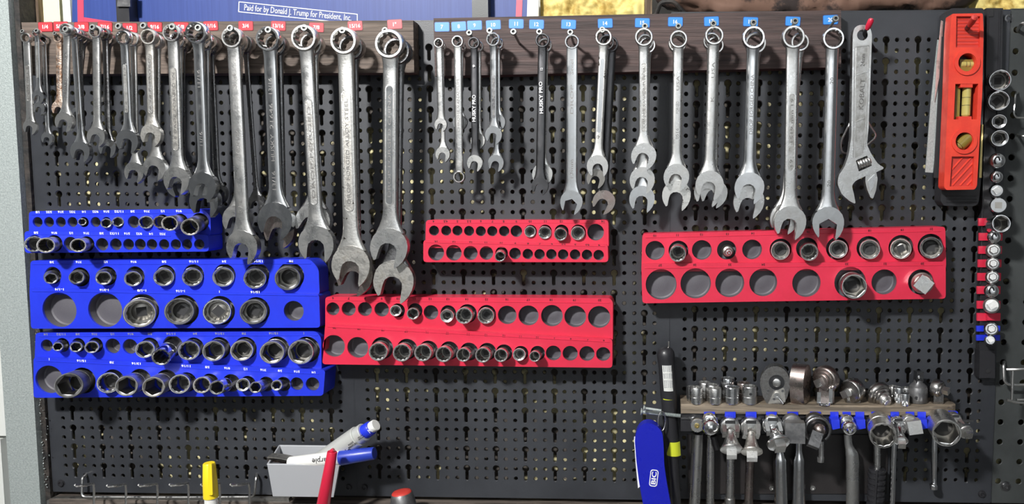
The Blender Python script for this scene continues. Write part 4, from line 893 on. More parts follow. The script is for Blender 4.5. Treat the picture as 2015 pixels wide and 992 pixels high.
# ================================================================ SPIRIT LEVEL AND THINGS BEHIND IT
def lev():
    t = thing('black_case', 'long black plastic case hanging behind the red spirit level', 'case', Matrix.Translation(P(1890, 400, .003)))
    pxplate('shell', 'black', [(1862, 24), (1872, 16), (1934, 16), (1937, 22), (1936, 180), (1930, 360), (1926, 398), (1920, 405), (1858, 405), (1851, 396), (1857, 200)], .003, .024, t, .0015, r=.002)
    for y in (386, 392, 398):
        bm = B(); tube(bm, [P(1862, y, .0245), P(1922, y, .0245)], .0007, 6); mk('rib', bm, 'black', t)
    pxplate('steel_rule', 'galv', [(1845, 78), (1853, 80), (1849, 200), (1836, 340), (1821, 339), (1832, 200)], .0245, .0262, None, .0003, label='worn steel rule slanting down left behind the red level', cat='ruler')
    pxplate('scraper_blade', 'worn', [(1852, 40), (1856, 42), (1853, 130), (1839, 200), (1843, 120)], .0275, .0285, None, .0003, label='narrow pointed steel strip beside the top left of the red level', cat='blade')
    pxplate('black_wedge', 'black_matte', [(1853, 72), (1862, 72), (1857, 351), (1838, 350)], .0265, .029, None, .0006, label='black flat bar between the steel rule and the white strip', cat='bar')
    pxplate('white_strip', 'penwhite', [(1862.5, 70), (1866, 70), (1860, 352), (1856.5, 352)], .0295, .032, None, .0004, label='thin white strip along the left side of the red level', cat='strip')
    pxplate('brass_strip', 'brass', [(1932, 245), (1935, 245), (1931.5, 350), (1926.5, 350)], .0245, .027, None, .0003, label='thin brassy strip sticking out right of the red level', cat='strip')
    d = .052
    t = thing('spirit_level', 'red plastic torpedo spirit level with three yellow vials', 'level', Matrix.Translation(P(1895, 370, .034)))
    def wh(a, b, w, h): return [(a-w, b-h), (a+w, b-h), (a+w, b+h), (a-w, b+h)]
    out = [(1873, 27), (1934, 26), (1935.5, 60), (1933, 180), (1922.5, 366), (1918, 373), (1862, 374), (1857.5, 368), (1866, 180), (1870, 60)]
    ol = roundpoly([pt2(x, y, d) for x, y in out], .002)
    c1 = pt2(1902.5, 123, d); c2 = pt2(1897, 278, d); k = S(1900, 200, d)
    top = [pt2(*q, d) for q in ((1882, 32), (1929, 32), (1928, 93), (1881, 93))]
    mid = [pt2(*q, d) for q in ((1880, 165), (1925, 165), (1922, 235), (1877, 235))]
    bot = [pt2(*q, d) for q in ((1873, 308), (1917, 308), (1914, 366), (1869, 367))]
    bm = B(); plate(bm, ol, [circ2(*c1, 17*k, 28), circ2(*c2, 17*k, 28), mid, top, bot], -d, -.034); bevel(bm, .0007, 2, 50); mk('frame', bm, 'levelred', t)
    for cc in (c1, c2):
        bm = B(); plate(bm, circ2(*cc, 25*k, 36), [circ2(*cc, 17.5*k, 28)], -d-.0018, -d+.001); bevel(bm, .0006, 2, 50); mk('vial_ring', bm, 'levelred', t)
    pxplate('grip_panel', 'levelred2', [(1881, 31), (1930, 31), (1929, 94), (1880, 94)], .036, d-.004, t)
    pxplate('grip_panel', 'levelred2', [(1872, 307), (1918, 307), (1915, 367), (1868, 368)], .036, d-.004, t)
    for i in range(8):
        y = 38+i*7; bm = B(); tube(bm, [P(1883, y, d-.004), P(1928, y, d-.004)], .0008, 6); mk('grip_rib', bm, 'levelred', t)
    for (a, b_, c, e) in ((1873, 334, 1893, 311), (1873, 352, 1910, 311), (1874, 365, 1915, 320), (1889, 365, 1914, 338), (1903, 365, 1913, 354)):
        bm = B(); tube(bm, [P(a, b_, d-.004), P(c, e, d-.004)], .0011, 6); mk('grip_rib', bm, 'levelred', t)
    pxplate('vial_back', 'black', [(1878, 100), (1926, 100), (1920, 302), (1873, 302)], .0345, .036, t)
    def vial(p, q, r, blk):
        a, b = P(*p, d-.008), P(*q, d-.008); f = frame(a, b); L = (b-a).length
        if blk: bm = B(); lathe(bm, f, [(r*k*1.5, L*.1), (r*k*1.5, L*.9)], 20); mk('vial_block', bm, 'vialframe', t)
        bm = B(); lathe(bm, f, [(r*k*.5, 0), (r*k, L*.08), (r*k, L*.92), (r*k*.5, L)], 20); v = mk('vial', bm, 'vial', t)
        for u in (.38, .62):
            bm = B(); lathe(bm, f, [(r*k*1.05, L*u-.0002), (r*k*1.05, L*u+.0002)], 20); mk('gauge_line', bm, 'black', t)
    pxplate('vial_block', 'vialframe', [(1889, 117), (1917, 117), (1917, 140), (1889, 140)], .037, d-.006, t, .001)
    vial((1889, 127), (1918, 127), 6, 0)
    vial((1903, 168), (1900, 232), 8.5, 0)
    pxplate('vial_block', 'vialframe', [(1881, 168), (1890, 168), (1888, 234), (1878, 234)], .037, d-.008, t, .001)
    pxplate('vial_clamp', 'levelred', [(1890, 165), (1914, 165), (1914, 172), (1890, 172)], .040, d-.0005, t, .0006)
    pxplate('vial_clamp', 'levelred', [(1886, 229), (1912, 229), (1912, 236), (1886, 236)], .040, d-.0005, t, .0006)
    vial((1884, 289), (1909, 266), 9, 1)
    h = thing('peg_hook', 'black peg hook with red rubber sleeve at the top of the spirit level', 'hook', Matrix.Translation(P(1905, 55, 0)))
    bm = B(); tube(bm, bend([P(1903, 56, d-.003), P(1906, 52, .060), P(1912, 44, .066)], .004), .0028, 10); mk('hook_arm', bm, 'black', h)
    bm = B(); tube(bm, [P(1908, 50, .062), P(1911, 45, .067), P(1918, 34, .078), P(1919, 32, .079)], [.0028, .0036, .0036, .002], 12); mk('rubber_tip', bm, 'levelred2', h)
lev()
# ================================================================ VERTICAL SOCKET STRIP
def strip():
    t = thing('socket_rail', 'black vertical clip rail of sockets right of the spirit level', 'rail', Matrix.Translation(P(1950, 740, .001)))
    pxplate('rail_back', 'black', [(1941, 16), (1974, 16), (1958, 745), (1926, 745)], .003, .014, t, .001)
    for x in (1944, 1968): 
        bm = B(); tube(bm, [P(x, 20, .0145), P(x-15, 560 if x < 1950 else 560, .0145)], .0012, 6); mk('rail_lip', bm, 'black', t)
    pxplate('end_cap', 'black', [(1928, 690), (1958, 690), (1958, 744), (1927, 744)], .003, .018, t, .0015)
    bm = B(); c = P(1944, 730, .0185); lathe(bm, frame(c, c+Vector((0, -1, 0))), [(.0028, 0), (.0028, .0004)], 16); mk('cap_hole', bm, 'black_matte', t)
    bm = B(); c = P(1949.5, 26, .0145); boxm(bm, Matrix.Translation(c), -.003, .003, -.0005, 0, -.004, .004); mk('rail_slot', bm, 'black_matte', t)
    for i, (y, x0, c) in enumerate(((437, 1926, 'red'), (466, 1927, 'red'), (492, 1926, 'red'), (518.5, 1925, 'red'), (545, 1924, 'red'), (571, 1923, 'red'), (600, 1923, 'red'), (624, 1923, 'red'), (647, 1922, 'blue'), (665, 1922, 'blue'))):
        h = 7.5 if c == 'red' else 5.5
        pxplate('clip', c, [(x0, y-h), (x0+46, y-h), (x0+45.5, y+h), (x0, y+h)], .0142, .017, t, .0006)
        pxplate('clip_stud', c, [(x0+20, y-h*.85), (x0+36, y-h*.85), (x0+36, y+h*.85), (x0+20, y+h*.85)], .0172, .022, t, .0008)
    g = 'sockets on the vertical rail beside the level'
    def sk(lab, x, y, r, n=6, m='chrome', dm=.045, bx=0, by=0, **k): socket(lab, (x, y), (x-6+bx, y+2+by), r, dm, .0235 if y > 430 else .016, n, m, g, **k)
    sk('topmost twelve point chrome socket beside the spirit level', 1968, 158, 20.5, 12)
    sk('hex chrome socket second from the top beside the level', 1966, 198, 19.5, 6, wall=.86)
    sk('small socket with thick wall third from the top beside the level', 1966.5, 239, 14, 6, wall=.62)
    sk('bright rimmed hex socket fourth from the top beside the level', 1967.5, 272, 16.2, 6, wall=.70)
    sk('large socket leaning right beside the uppermost red clip', 1970.5, 440, 17.5, 6, dm=.055, bx=-10, r2=18)
    def tip(lab, x, y, r, kind, d0=.0235, m='chrome'):
        a = P(x-2, y+1, d0 if y > 430 else .016); b = P(x+1, y, .045); f = frame(a, b); L = (b-a).length; k = S(x, y, .045); R = r*k
        t2 = thing('socket_adapter' if kind != 'disc' else 'socket', lab, 'socket', f, g)
        bm = B(); lathe(bm, Matrix(), [(R*.9, 0), (R, .001), (R, L*.55), (R*.8, L*.62), (R*.78, L*.72)] if kind != 'ball' else [(R*.8, 0), (R*.85, L*.3)]+[(R*math.cos(q), L*.62+R*.6*math.sin(q)) for q in [x_*.25 for x_ in range(-3, 6)]], 28); mk('body', bm, m, t2, local=True)
        if kind == 'hex': bm = B(); rings(bm, Matrix.Rotation(.4, 4, 'Z'), [circ(R*.62, L*.7, 24, hexf), circ(R*.62, L*.96, 24, hexf), circ(R*.5, L, 24, hexf)]); mk('hex_bit', bm, 'satin', t2, local=True)
        elif kind == 'sq': bm = B(); boxm(bm, Matrix.Rotation(.6, 4, 'Z'), -R*.42, R*.42, -R*.42, R*.42, L*.6, L); bevel(bm, .0006, 2); mk('square_drive', bm, 'satin', t2, local=True)
        elif kind == 'disc':
            bm = B(); lathe(bm, Matrix(), [(R*.9, L*.7), (R, L*.74), (R, L*.9), (R*.9, L*.95)], 28); mk('rim', bm, m, t2, local=True)
            bm = B(); boxm(bm, Matrix(), -R*.4, R*.4, -R*.4, R*.4, L*.95, L*.97); mk('drive_hole', bm, 'bore', t2, local=True)
        else:
            bm = B(); tube(bm, [(R*.3*math.cos(q)-.0, R*.5*math.sin(q), L*.62+R*.55) for q in [i*.6 for i in range(8)]], R*.12, 6); mk('joint_pin', bm, 'darker', t2, local=True)
    tip('knobbly chrome universal joint fifth from the top beside the level', 1962, 316, 15.5, 'ball')
    tip('small chrome joint sixth from the top beside the level', 1960.5, 348, 12.5, 'ball')
    tip('squarish chrome adapter seventh from the top beside the level', 1961.5, 375, 14, 'sq')
    tip('flat faced chrome socket seen square on just above the leaning one', 1964, 404, 15.5, 'disc')
    for y, x, kd, lb, r, m in ((466, 1956, 'ball', 'round chrome bit socket on the second red clip', 12.8, 'chrome'), (492, 1955, 'hex', 'pale faced bit socket on the third red clip', 14.2, 'satin'), (518.5, 1954, 'hex', 'star bit socket on the fourth red clip', 12.8, 'satin'), (545, 1953, 'hex', 'star bit socket on the fifth red clip', 13, 'satin'), (572, 1951, 'ball', 'shiny knobbly bit socket on the sixth red clip', 14, 'chrome'), (601, 1951.5, 'sq', 'wide bit socket with flat blade on the seventh red clip', 15.5, 'satin'), (647, 1950.5, 'hex', 'chrome bit socket on the upper blue clip', 13.5, 'chrome'), (669, 1948.5, 'sq', 'small chrome bit socket on the lower blue clip', 10.5, 'chrome')):
        tip(lb, x, y, r, kd, m=m)
strip()
# ================================================================ RATCHET SHELF
SH = .043
zs = P(1600, 798, SH).z; zb_ = P(1600, 816, SH).z
def shelf():
    t = thing('tool_shelf', 'narrow wooden shelf with ratchet heads on top at lower right', 'shelf', Matrix.Translation(P(1600, 816, .003)))
    x0 = P(1340, 800, SH).x; x1 = P(1888, 800, SH).x
    bm = B(); n = 60; rs = []
    for i in range(n+1):
        x = x0+(x1-x0)*i/n; w = .0012*math.sin(i*.9)+.0008*math.sin(i*2.3+1)
        e = -.0 if i < n-2 else .012*(i-n+3)/3
        rs.append([(x, -.0015, zs), (x, -SH+abs(w)+.0003+e, zs), (x, -SH+e, zs-.0008-abs(w)), (x, -SH+e, zb_), (x, -.0015, zb_)])
    rings(bm, Matrix(), rs); bmesh.ops.recalc_face_normals(bm, faces=bm.faces[:]); mk('board', bm, 'shelfwood', t)
    t2 = thing('clip_rail', 'long black metal rail of blue clips under the wooden shelf', 'rail', Matrix.Translation(P(1600, 850, .02)))
    z2 = P(1600, 852, .04).z
    bm = B(); boxm(bm, Matrix(), x0, x1+.004, -.039, -.030, z2, zb_-.0004); bevel(bm, .0015, 2); mk('rail_body', bm, 'black', t2)
    bm = B(); boxm(bm, Matrix(), x0, x1+.018, -.041, -.039, zb_-.008, zb_-.005); bevel(bm, .0005); mk('rail_lip', bm, 'dark', t2)
    for x, w, lo in ((1396, 21, 0), (1437, 21, 0), (1478, 21, 0), (1518, 21, 0), (1560, 21, 0), (1605, 21, 0), (1642, 16, 1), (1666, 16, 0), (1692, 17, 1), (1723, 16, 0), (1761, 16, 0), (1791, 16, 0), (1814, 16, 1), (1843, 16, 0), (1877, 16, 0)):
        pxplate('clip', 'blue', [(x-w/2, 811), (x+w/2, 811), (x+w/2, 830), (x-w/2, 830)], .0392, .0445, t2, .0008)
        if lo: pxplate('clip_stud', 'blue', [(x-w/2+1, 826), (x+w/2+2, 826), (x+w/2+3, 843), (x-w/2+4, 846)], .0446, .056, t2, .0012)
    for x in (1518, 1593):
        pass
shelf()
pxplate('backing_sheet', 'sheet', [(1352, 856), (1748, 856), (1745, 972), (1354, 972)], .0006, .002, None, .0004, label='plain dark brown sheet on the pegboard behind the hanging steel bars', cat='sheet')
for x in (1518.5, 1599):
    bm = B(); c = P(x, 960, .0021); f = frame(c, c+Vector((0, -1, 0)))
    rings(bm, f, [circ(.0018, .0004, 18), circ(.0018, .0018, 18), circ(.0032, .0018, 18), circ(.0032, 0, 18)], True, False); bmesh.ops.recalc_face_normals(bm, faces=bm.faces[:])
    mk('washer_screw', bm, 'satin', label='small round screw head with washer on the pegboard %s the bright ratchet handles' % ('left of' if x < 1550 else 'right of'), cat='screw')
# standing sockets on the shelf
def stand(lab, x, ybase, h, r, d, m='satin', hole=0, n=12, open_=True, grp='little sockets standing on the wooden shelf'):
    c = P(x, ybase, d); k = S(x, ybase, d); b = Vector((c.x, -d, zs+.0001)); H = h*k*1.03; R = r*k
    t = thing('socket', lab, 'socket', Matrix.Translation(b), grp); fn = twelf if n == 12 else hexf
    bm = B(); ns = 36
    rings(bm, Matrix(), [circ(R*.93, 0, ns), circ(R, .001, ns), circ(R, H*.4, ns), circ(R*.97, H*.42, ns), circ(R*.97, H*.47, ns), circ(R, H*.49, ns), circ(R, H-.001, ns), circ(R*.94, H, ns), circ(R*.78, H, ns, fn), circ(R*.76, H-.001, ns, fn), circ(R*.76, H*.5, ns, fn)])
    mk('socket_body', bm, m, t, local=True, sharp=28)
    bm = B(); lathe(bm, Matrix(), [(R*.62, H*.5+.0003), (R*.5, H*.5+.0006)], 18); mk('bore_floor', bm, 'darker', t, local=True)
    if hole:
        bm = B(); f = Matrix.Translation((0, -R*.96, H*.62)) @ YM; lathe(bm, f, [(.0018, -.001), (.0018, R*.06)], 14); mk('pin_hole', bm, 'black_matte', t, local=True)
stand('small socket standing at the far left rear of the wooden shelf', 1363, 790, 27, 12.5, .026)
stand('small socket standing at the front left corner of the shelf', 1369.5, 797, 31, 13, .037)
stand('second rear socket from the left on the shelf', 1386, 786, 30, 13, .012)
stand('rear socket between the two short front sockets on the shelf', 1401, 790, 31, 13, .025)
stand('short front socket second from the left on the shelf', 1406.5, 798, 30, 13, .0375)
stand('tall chrome socket standing behind the ringed one on the shelf', 1431, 787, 40, 14, .015, 'chrome')
stand('front socket with a ring groove in the middle of the little group', 1440, 797, 32, 14.5, .036, 'chrome')
stand('rear bronzed socket near the big ratchet', 1463, 788, 32, 13.5, .018, 'bronze')
stand('front socket with a pin hole nearest the big ratchet', 1475, 797, 34, 14.5, .036, 'satin', 1)
stand('small socket at the back between the round ratchets and black adapter', 1757, 790, 28, 11, .018)
stand('small rear socket just left of the black adapter', 1782, 788, 24, 9, .014)
stand('small bright socket in front left of the black adapter', 1767, 797, 32, 10.5, .032, 'chrome')
stand('shortest bright socket against the black adapter', 1779.5, 797, 23, 9.5, .038, 'chrome')
# big flat ratchet
def ratchet(lab, x, y, rx, ry, d, rot, m, hx0, hx1, hw, grip=None, detail=True, mh=None, y0=855):
    c = P(x, y, d); k = S(x, y, d); zc = c.z
    Mx = Matrix.Translation(Vector((c.x, -d, zc))) @ Matrix.Rotation(math.radians(rot), 4, 'Z')
    t = thing('ratchet_handle', lab, 'ratchet', Mx, 'ratchets standing in the wooden shelf')
    A = rx*k; Hh = ry*k; zb = zs-zc+.0002; ol = []
    for i in range(25):
        a = -.35+ (PI+.7)*i/24; ol.append((A*math.cos(a), Hh*.12+A*1.0*math.sin(a)))
    ol += [(-A*.80, zb*.62), (-A*.55, zb), (A*.55, zb), (A*.80, zb*.62)]
    top = max(p[1] for p in ol); s = (ry*k)/top
    ol = [(p, q*s if q > 0 else q) for p, q in ol]
    bm = B(); T = .0085; plate(bm, ol, [], -T, T); bevel(bm, .0034, 4, 50); mk('ratchet_head', bm, m, t, local=True, sharp=60)
    if detail:
        bm = B(); lathe(bm, Matrix.Translation((A*.10, -T, Hh*.2)) @ YM, [(A*.52, -.001), (A*.52, .0004)], 32); mk('drive_plate', bm, 'darker', t, local=True)
        bm = B(); lathe(bm, Matrix.Translation((A*.10, -T, Hh*.2)) @ YM, [(A*.27, 0), (A*.27, .0035), (A*.2, .004)], 28); mk('release_button', bm, 'satin', t, local=True)
        pl = [(A*.5, -Hh*.05), (-A*.1, -Hh*.28), (-A*.45, -Hh*.88), (A*.7, -Hh*.75), (A*.62, -Hh*.1)]
        bm = B(); plate(bm, roundpoly(pl, .001), [], -T-.0007, -T+.001); bevel(bm, .0003, 1, 50); mk('cover_plate', bm, 'worn', t, local=True)
        for (u, v) in ((-.45, -.22), (.5, -.2), (-.05, -.62)):
            bm = B(); lathe(bm, Matrix.Translation((A*u, -T-.0004, Hh*v)) @ YM, [(A*.09, -.001), (A*.09, .0008)], 14); mk('cover_screw', bm, 'dark', t, local=True)
        bm = B(); q = Matrix.Translation((A*.12, -T-.0006, -Hh*.42)) @ YM
        rings(bm, q, [circ(A*.1, .002, 20), circ(A*.1, .0032, 20), circ(A*.2, .0032, 20), circ(A*.2, 0, 20)]); mk('selector_pivot', bm, 'satin', t, local=True)
        bm = B(); tube(bm, [(A*.22, -T-.0015, -Hh*.52), (A*.45, -T-.002, -Hh*.72), (A*.55, -T-.0035, -Hh*.82)], [A*.07, A*.09, A*.07], 10); mk('selector_lever', bm, 'chrome', t, local=True)
    if hw: handle(t, hx0, hx1, hw, grip, mh or m, y0)
    return t
def handle(t, hx0, hx1, hw, grip, m, y0=855):
    d = .017; k = S(hx0, 900, d)
    if grip == 'bent':
        pts = [(hx0-8, y0), (hx0-6, y0+22), (hx0+1, y0+42), (hx0+2, y0+60), (hx1, 1005)]; rr = [hw*.30, hw*.32, hw*.5, hw*.52, hw*.5]
    elif grip == 'knob':
        pts = [(hx0, y0), (hx0, y0+30), (hx0, 950), (hx0-1, 955), (hx0-1, 962)]; rr = [hw*.42, hw*.5, hw*.38, hw*.62, hw*.6]
    elif grip == 'rubber':
        pts = [(hx0, y0), (hx0, 925)]; rr = [hw*.2, hw*.2]
    else:
        pts = [(hx0, y0), (hx0, y0+32), (hx0+(hx1-hx0)*.3, y0+52), (hx1, 1005)]; rr = [hw*.30, hw*.30, hw*.5, hw*.52]
    bm = B(); P3 = [P(a, b, d) for a, b in pts]; R3 = [r*k for r in rr]
    Q, RR = [P3[0]], [R3[0]]
    for i in range(len(P3)-1):
        for j in range(1, 7): u = j/6; s = u*u*(3-2*u); Q.append(P3[i]*(1-u)+P3[i+1]*u); RR.append(R3[i]*(1-s)+R3[i+1]*s)
    tube(bm, Q, RR, 16)
    if grip == 'bent':
        for v in bm.verts: v.co.y = -d+(v.co.y+d)*.45
    mk('handle', bm, m, t)
    if grip == 'rubber':
        bm = B(); pr = []; n = 80; a, b = P(hx0, 922, d), P(hx1, 1010, d); L = (b-a).length
        for i in range(n+1):
            u = i/n; w = (1 if math.sin(u*PI*16) > -.2 else .84)*(1 if i > 1 else .9)
            pr.append((hw*.5*k*w, L*u))
        lathe(bm, frame(a, b), pr, 24); mk('rubber_grip', bm, 'black', t, sharp=25)
        bm = B(); tube(bm, [P(hx0, 925, d+hw*.5*k), P(hx1, 1008, d+hw*.5*k)], hw*.06*k, 8); mk('grip_seam', bm, 'black', t)
ratchet('big flat ratchet head facing forward with round button, left of the ratchets', 1525, 757, 29, 40, .030, -8, 'gun', 1534, 1537, 27, mh='chrome')
ratchet('second ratchet with head turned edge-on beside the big flat one', 1575, 757, 27, 41, .030, 62, 'bronze', 1572, 1571, 25, detail=False, mh='chrome')
bm = B(); 
def knob(lab, x, y, r, vec, d, m, length, collar, sq, hnd=None, stem=True, mh='satin'):
    c = P(x, y, d); k = S(x, y, d); v = Vector(vec).normalized(); R = r*k
    f = frame(c-v*length*k*.5, c+v*length*k*.5); L = length*k
    t = thing('ratchet_handle', lab, 'ratchet', f, 'ratchets standing in the wooden shelf')
    bm = B(); lathe(bm, Matrix(), [(R*.80, 0), (R*.95, L*.07), (R, L*.2), (R, L*.75), (R*.93, L*.93), (R*.84, L)], 40); mk('ratchet_head', bm, m, t, local=True)
    z = L
    for (cr, cl) in collar:
        bm = B(); lathe(bm, Matrix(), [(cr*k, z-.0005), (cr*k, z+cl*k*.8), (cr*k*.9, z+cl*k)], 32); mk('collar', bm, m if cr > 12 else 'satin', t, local=True); z += cl*k
    if sq:
        bm = B(); s = sq[0]*k/2; boxm(bm, Matrix.Rotation(.5, 4, 'Z'), -s, s, -s, s, z-.0005, z+sq[1]*k); bevel(bm, .0008, 2); mk('square_drive', bm, 'satin', t, local=True)
    if stem:
        bm = B(); zt = c.z-R*.5; w = R*.55
        boxm(bm, Matrix.Translation((c.x, -d, 0)), -w, w, -.006, .006, zs+.0002, zt); bevel(bm, .0012, 2); mk('neck', bm, m, t)
    if hnd: handle(t, *hnd, mh)
    return t
knob('round ratchet head with stepped collar and square drive pointing left', 1625, 746, 27, (-.75, -.85, -.12), .026, 'bronze', 20, ((20, 5), (15, 5)), (15, 11))
knob('round headed ratchet with bolt-like square drive pointing left, bent flat handle', 1678, 768, 24, (-.85, -.75, -.15), .026, 'gun', 22, ((21, 3), (9, 4)), (14, 12), (1676, 1678, 26, 'bent'))
knob('round ratchet with stepped collar and shiny ball end, rubber grip below', 1728, 775, 25, (.45, -1, -.45), .026, 'gun', 16, ((20, 4), (16, 5), (12, 9), (8, 5)), None, (1726, 1721, 34, 'rubber'), stem=False)
knob('small round ratchet at the right end with square drive pointing right', 1844, 764, 17.5, (.75, -.75, -.12), .026, 'gun', 18, ((13, 3),), (11, 12), (1838, 1838, 13, 'knob'), mh='chrome')
# swivel yoke standing under the third ratchet
t = thing('swivel_yoke', 'small chrome open yoke adapter standing under the third ratchet head', 'adapter', Matrix.Translation(Vector((P(1622, 797, .042).x, -.042, zs))))
c = P(1622, 797, .040); k = S(1622, 797, .04)
bm = B(); lathe(bm, Matrix.Translation((c.x, -.036, zs+.0002)), [(15*k, 0), (15.5*k, .001), (15.5*k, 5*k)], 28); mk('yoke_base', bm, 'chrome', t)
for s in (-1, 1):
    bm = B(); boxm(bm, Matrix.Translation((c.x+s*11.5*k, -.036, zs)), -3.5*k, 3.5*k, -.006, .006, 4*k, (33 if s > 0 else 26)*k); bevel(bm, .0009, 2); mk('yoke_arm', bm, 'chrome', t)
# black impact adapter
c = P(1808, 796, .028); k = S(1808, 796, .028)
t = thing('impact_adapter', 'black impact adapter with square drive pointing up on the shelf', 'adapter', Matrix.Translation(Vector((c.x, -.024, zs+.0002))))
bm = B(); lathe(bm, Matrix(), [(17*k, 0), (18.2*k, .001), (18.2*k, 29*k), (17*k, 31*k), (17*k, 32*k), (9*k, 40*k), (8.5*k, 44*k)], 36); mk('body', bm, 'impact', t, local=True)
bm = B(); boxm(bm, Matrix.Rotation(.12, 4, 'Z'), -7*k, 7*k, -7*k, 7*k, 38*k, 62*k); bevel(bm, .0009, 2); mk('square_drive', bm, 'dark', t, local=True)
bm = B(); lathe(bm, Matrix.Translation((-.001, -7*k, 52*k)) @ YM, [(2.6*k, -.001), (2.6*k, .0006), (1*k, .001)], 14); mk('retaining_ball', bm, 'chrome', t, local=True)
bm = B(); lathe(bm, Matrix.Translation((-8*k, -15.8*k, 12*k)) @ YM, [(3.4*k, -.002), (3.4*k, .0008)], 16); mk('pin_hole', bm, 'black_matte', t, local=True)
# ---------------------------------------------------------------- things clipped under the shelf
GR = 'adapters clipped on the rail under the shelf'
def head(t, x, y, r, m, d0=.0448, d1=.056, ring=False):
    c = P(x, y, d1); k = S(x, y, d1); R = r*k; f = frame(Vector((c.x, -d0, c.z)), c); L = d1-d0
    bm = B(); lathe(bm, f, [(R*.9, 0), (R, .0012), (R, L-.0015), (R*.92, L-.0003), (R*.88, L)], 36); mk('socket_end', bm, m, t)
def ujoint(lab, x, y, r, j, tip, rb, sq, m='satin', m2=None, d=.056, dt=.082, flare=1.15):
    """disc at (x,y), joint centre j px, square tip at tip px"""
    t = thing('universal_joint', lab, 'adapter', Matrix.Translation(P(x, y, .045)), GR)
    head(t, x, y, r, m)
    k = S(x, y, d)
    J = P(*j, d+.006); T = P(*tip, dt); ax = (T-J).normalized(); L = (T-J).length
    for s in (-1, 1):
        a = P(x+s*r*.62, y, d-.001); b = J+Vector((s*r*.62*k, 0, 0))
        bm = B(); f = frame(a, b+(b-a)*.25, Vector((0, 1, 0))); q = (b-a).length*1.25; boxm(bm, f, -r*.19*k, r*.19*k, -r*.42*k, r*.42*k, -r*.2*k, q); bevel(bm, .0012, 3); mk('yoke_arm', bm, m, t)
    bm = B(); c = P(x, y-r*.62, d+.0003); boxm(bm, Matrix.Translation(c), -r*.5*k, r*.5*k, -.0006, .001, -r*.16*k, r*.16*k); mk('yoke_slot', bm, 'black_matte', t)
    f = frame(J, T)
    bm = B(); lathe(bm, frame(J+Vector((-r*.75*k, 0, 0)), J+Vector((r*.75*k, 0, 0))), [(r*.17*k, 0), (r*.17*k, r*1.5*k)], 14); mk('cross_pin', bm, 'dark', t)
    bm = B(); W0 = r*.44*k; W1 = rb*k
    lathe(bm, f, [(W0*.6, -W0*.7), (W0, -W0*.3), (W0, W0*.4), (W1*.75, L*.42), (W1, L*.62), (W1*flare*.95, L*.66), (W1*flare*.95, L*.72), (W1*.8, L*.75)], 28); mk('joint_body', bm, m2 or m, t)
    bm = B(); s = sq*k/2; boxm(bm, f @ Matrix.Rotation(.05, 4, 'Z'), -s, s, -s, s, L*.7, L*1.02); bevel(bm, .0009, 3); mk('square_drive', bm, 'satin', t)
    bm = B(); g_ = J+Vector((0, -W0*.95, 0)); lathe(bm, frame(g_, g_+Vector((0, -1, 0))), [(W0*.42, -.001), (W0*.42, .0008), (W0*.2, .001)], 16); mk('joint_pin', bm, 'dark', t)
    return t
# long extension bars hanging below
def bar(lab, x0, x1, w, m, extra=None):
    d = .017; k = S(x0, 900, d); t = thing('extension_bar', lab, 'extension bar', Matrix.Translation(P(x1, 1000, d)), 'steel bars hanging under the shelf')
    bm = B(); pts = [P(x0, 853, d), P(x1, 1010, d)]; tube(bm, pts, w*.5*k, 20); mk('shaft', bm, m, t)
    if extra:
        bm = B(); tube(bm, [P(x1, extra, d), P(x1, 1012, d)], w*.62*k, 20); mk('collar', bm, m, t)
bar('broad steel bar hanging at the left end under the shelf', 1373, 1366, 23, 'satin')
bar('thinner steel bar second from left under the shelf', 1398.5, 1397, 16, 'satin')
bar('steel bar with a collar hanging under the left universal joint', 1438, 1436, 17, 'satin', 980)
bar('bronzed steel bar hanging under the second universal joint', 1478, 1472, 17, 'bronze')
bar('thin polished bar right of the ribbed rubber grip', 1760, 1754, 12, 'chrome')
t = thing('washer_bolt', 'round pale disc with brass centre at the left end of the clip rail', 'bolt', Matrix.Translation(P(1372, 838, .045)), GR)
head(t, 1372, 838, 14.3, 'satin', .0396, .050)
bm = B(); c = P(1371.5, 838, .0502); lathe(bm, frame(c, c+Vector((0, -1, 0))), [(.0032, 0), (.0032, .0008), (.0014, .001), (.0014, .0002)], 16); mk('brass_screw', bm, 'brass', t)
t = thing('ball_adapter', 'polished chrome ball ended adapter left of the universal joints', 'adapter', Matrix.Translation(P(1398, 830, .045)), GR)
head(t, 1397, 832, 16, 'chrome')
bm = B(); c = P(1398, 840, .062); k = S(1398, 840, .062); bmesh.ops.create_uvsphere(bm, u_segments=28, v_segments=18, radius=17*k, matrix=Matrix.Translation(c)); mk('ball', bm, 'chrome', t)
bm = B(); c2 = P(1398, 847, .062+17*k*.9); lathe(bm, frame(c2, c2+Vector((0, -1, -.3))), [(4.5*k, -.002), (4.5*k, .0012)], 14); mk('ball_hole', bm, 'dark', t)
bm = B(); tube(bm, [P(1404, 858, .030), P(1411, 884, .030)], .0045, 12)
mk('dark_stub', bm, 'darker', label='short dark stub hanging beside the second bar under the rail', cat='adapter')
ujoint('chrome universal joint with flared cone and square end, leftmost of the joints', 1437, 843, 20, (1438, 853), (1440, 899), 20, 19, 'satin')
ujoint('yellowish universal joint with wide skirt, second of the two big joints', 1478, 843, 20, (1478, 856), (1480, 904), 17, 20, 'satin', 'worn', flare=1.3)
ujoint('lumpy chrome wobble joint pointing down right', 1521, 838, 20, (1524, 850), (1536, 884), 23, 20, 'chrome', flare=1.0)
t = thing('impact_adapter', 'dull grey blocky impact adapter between the wobble joint and dark swivel', 'adapter', Matrix.Translation(P(1562, 840, .045)), GR)
head(t, 1560, 837, 20, 'impact'); k = S(1565, 850, .07)
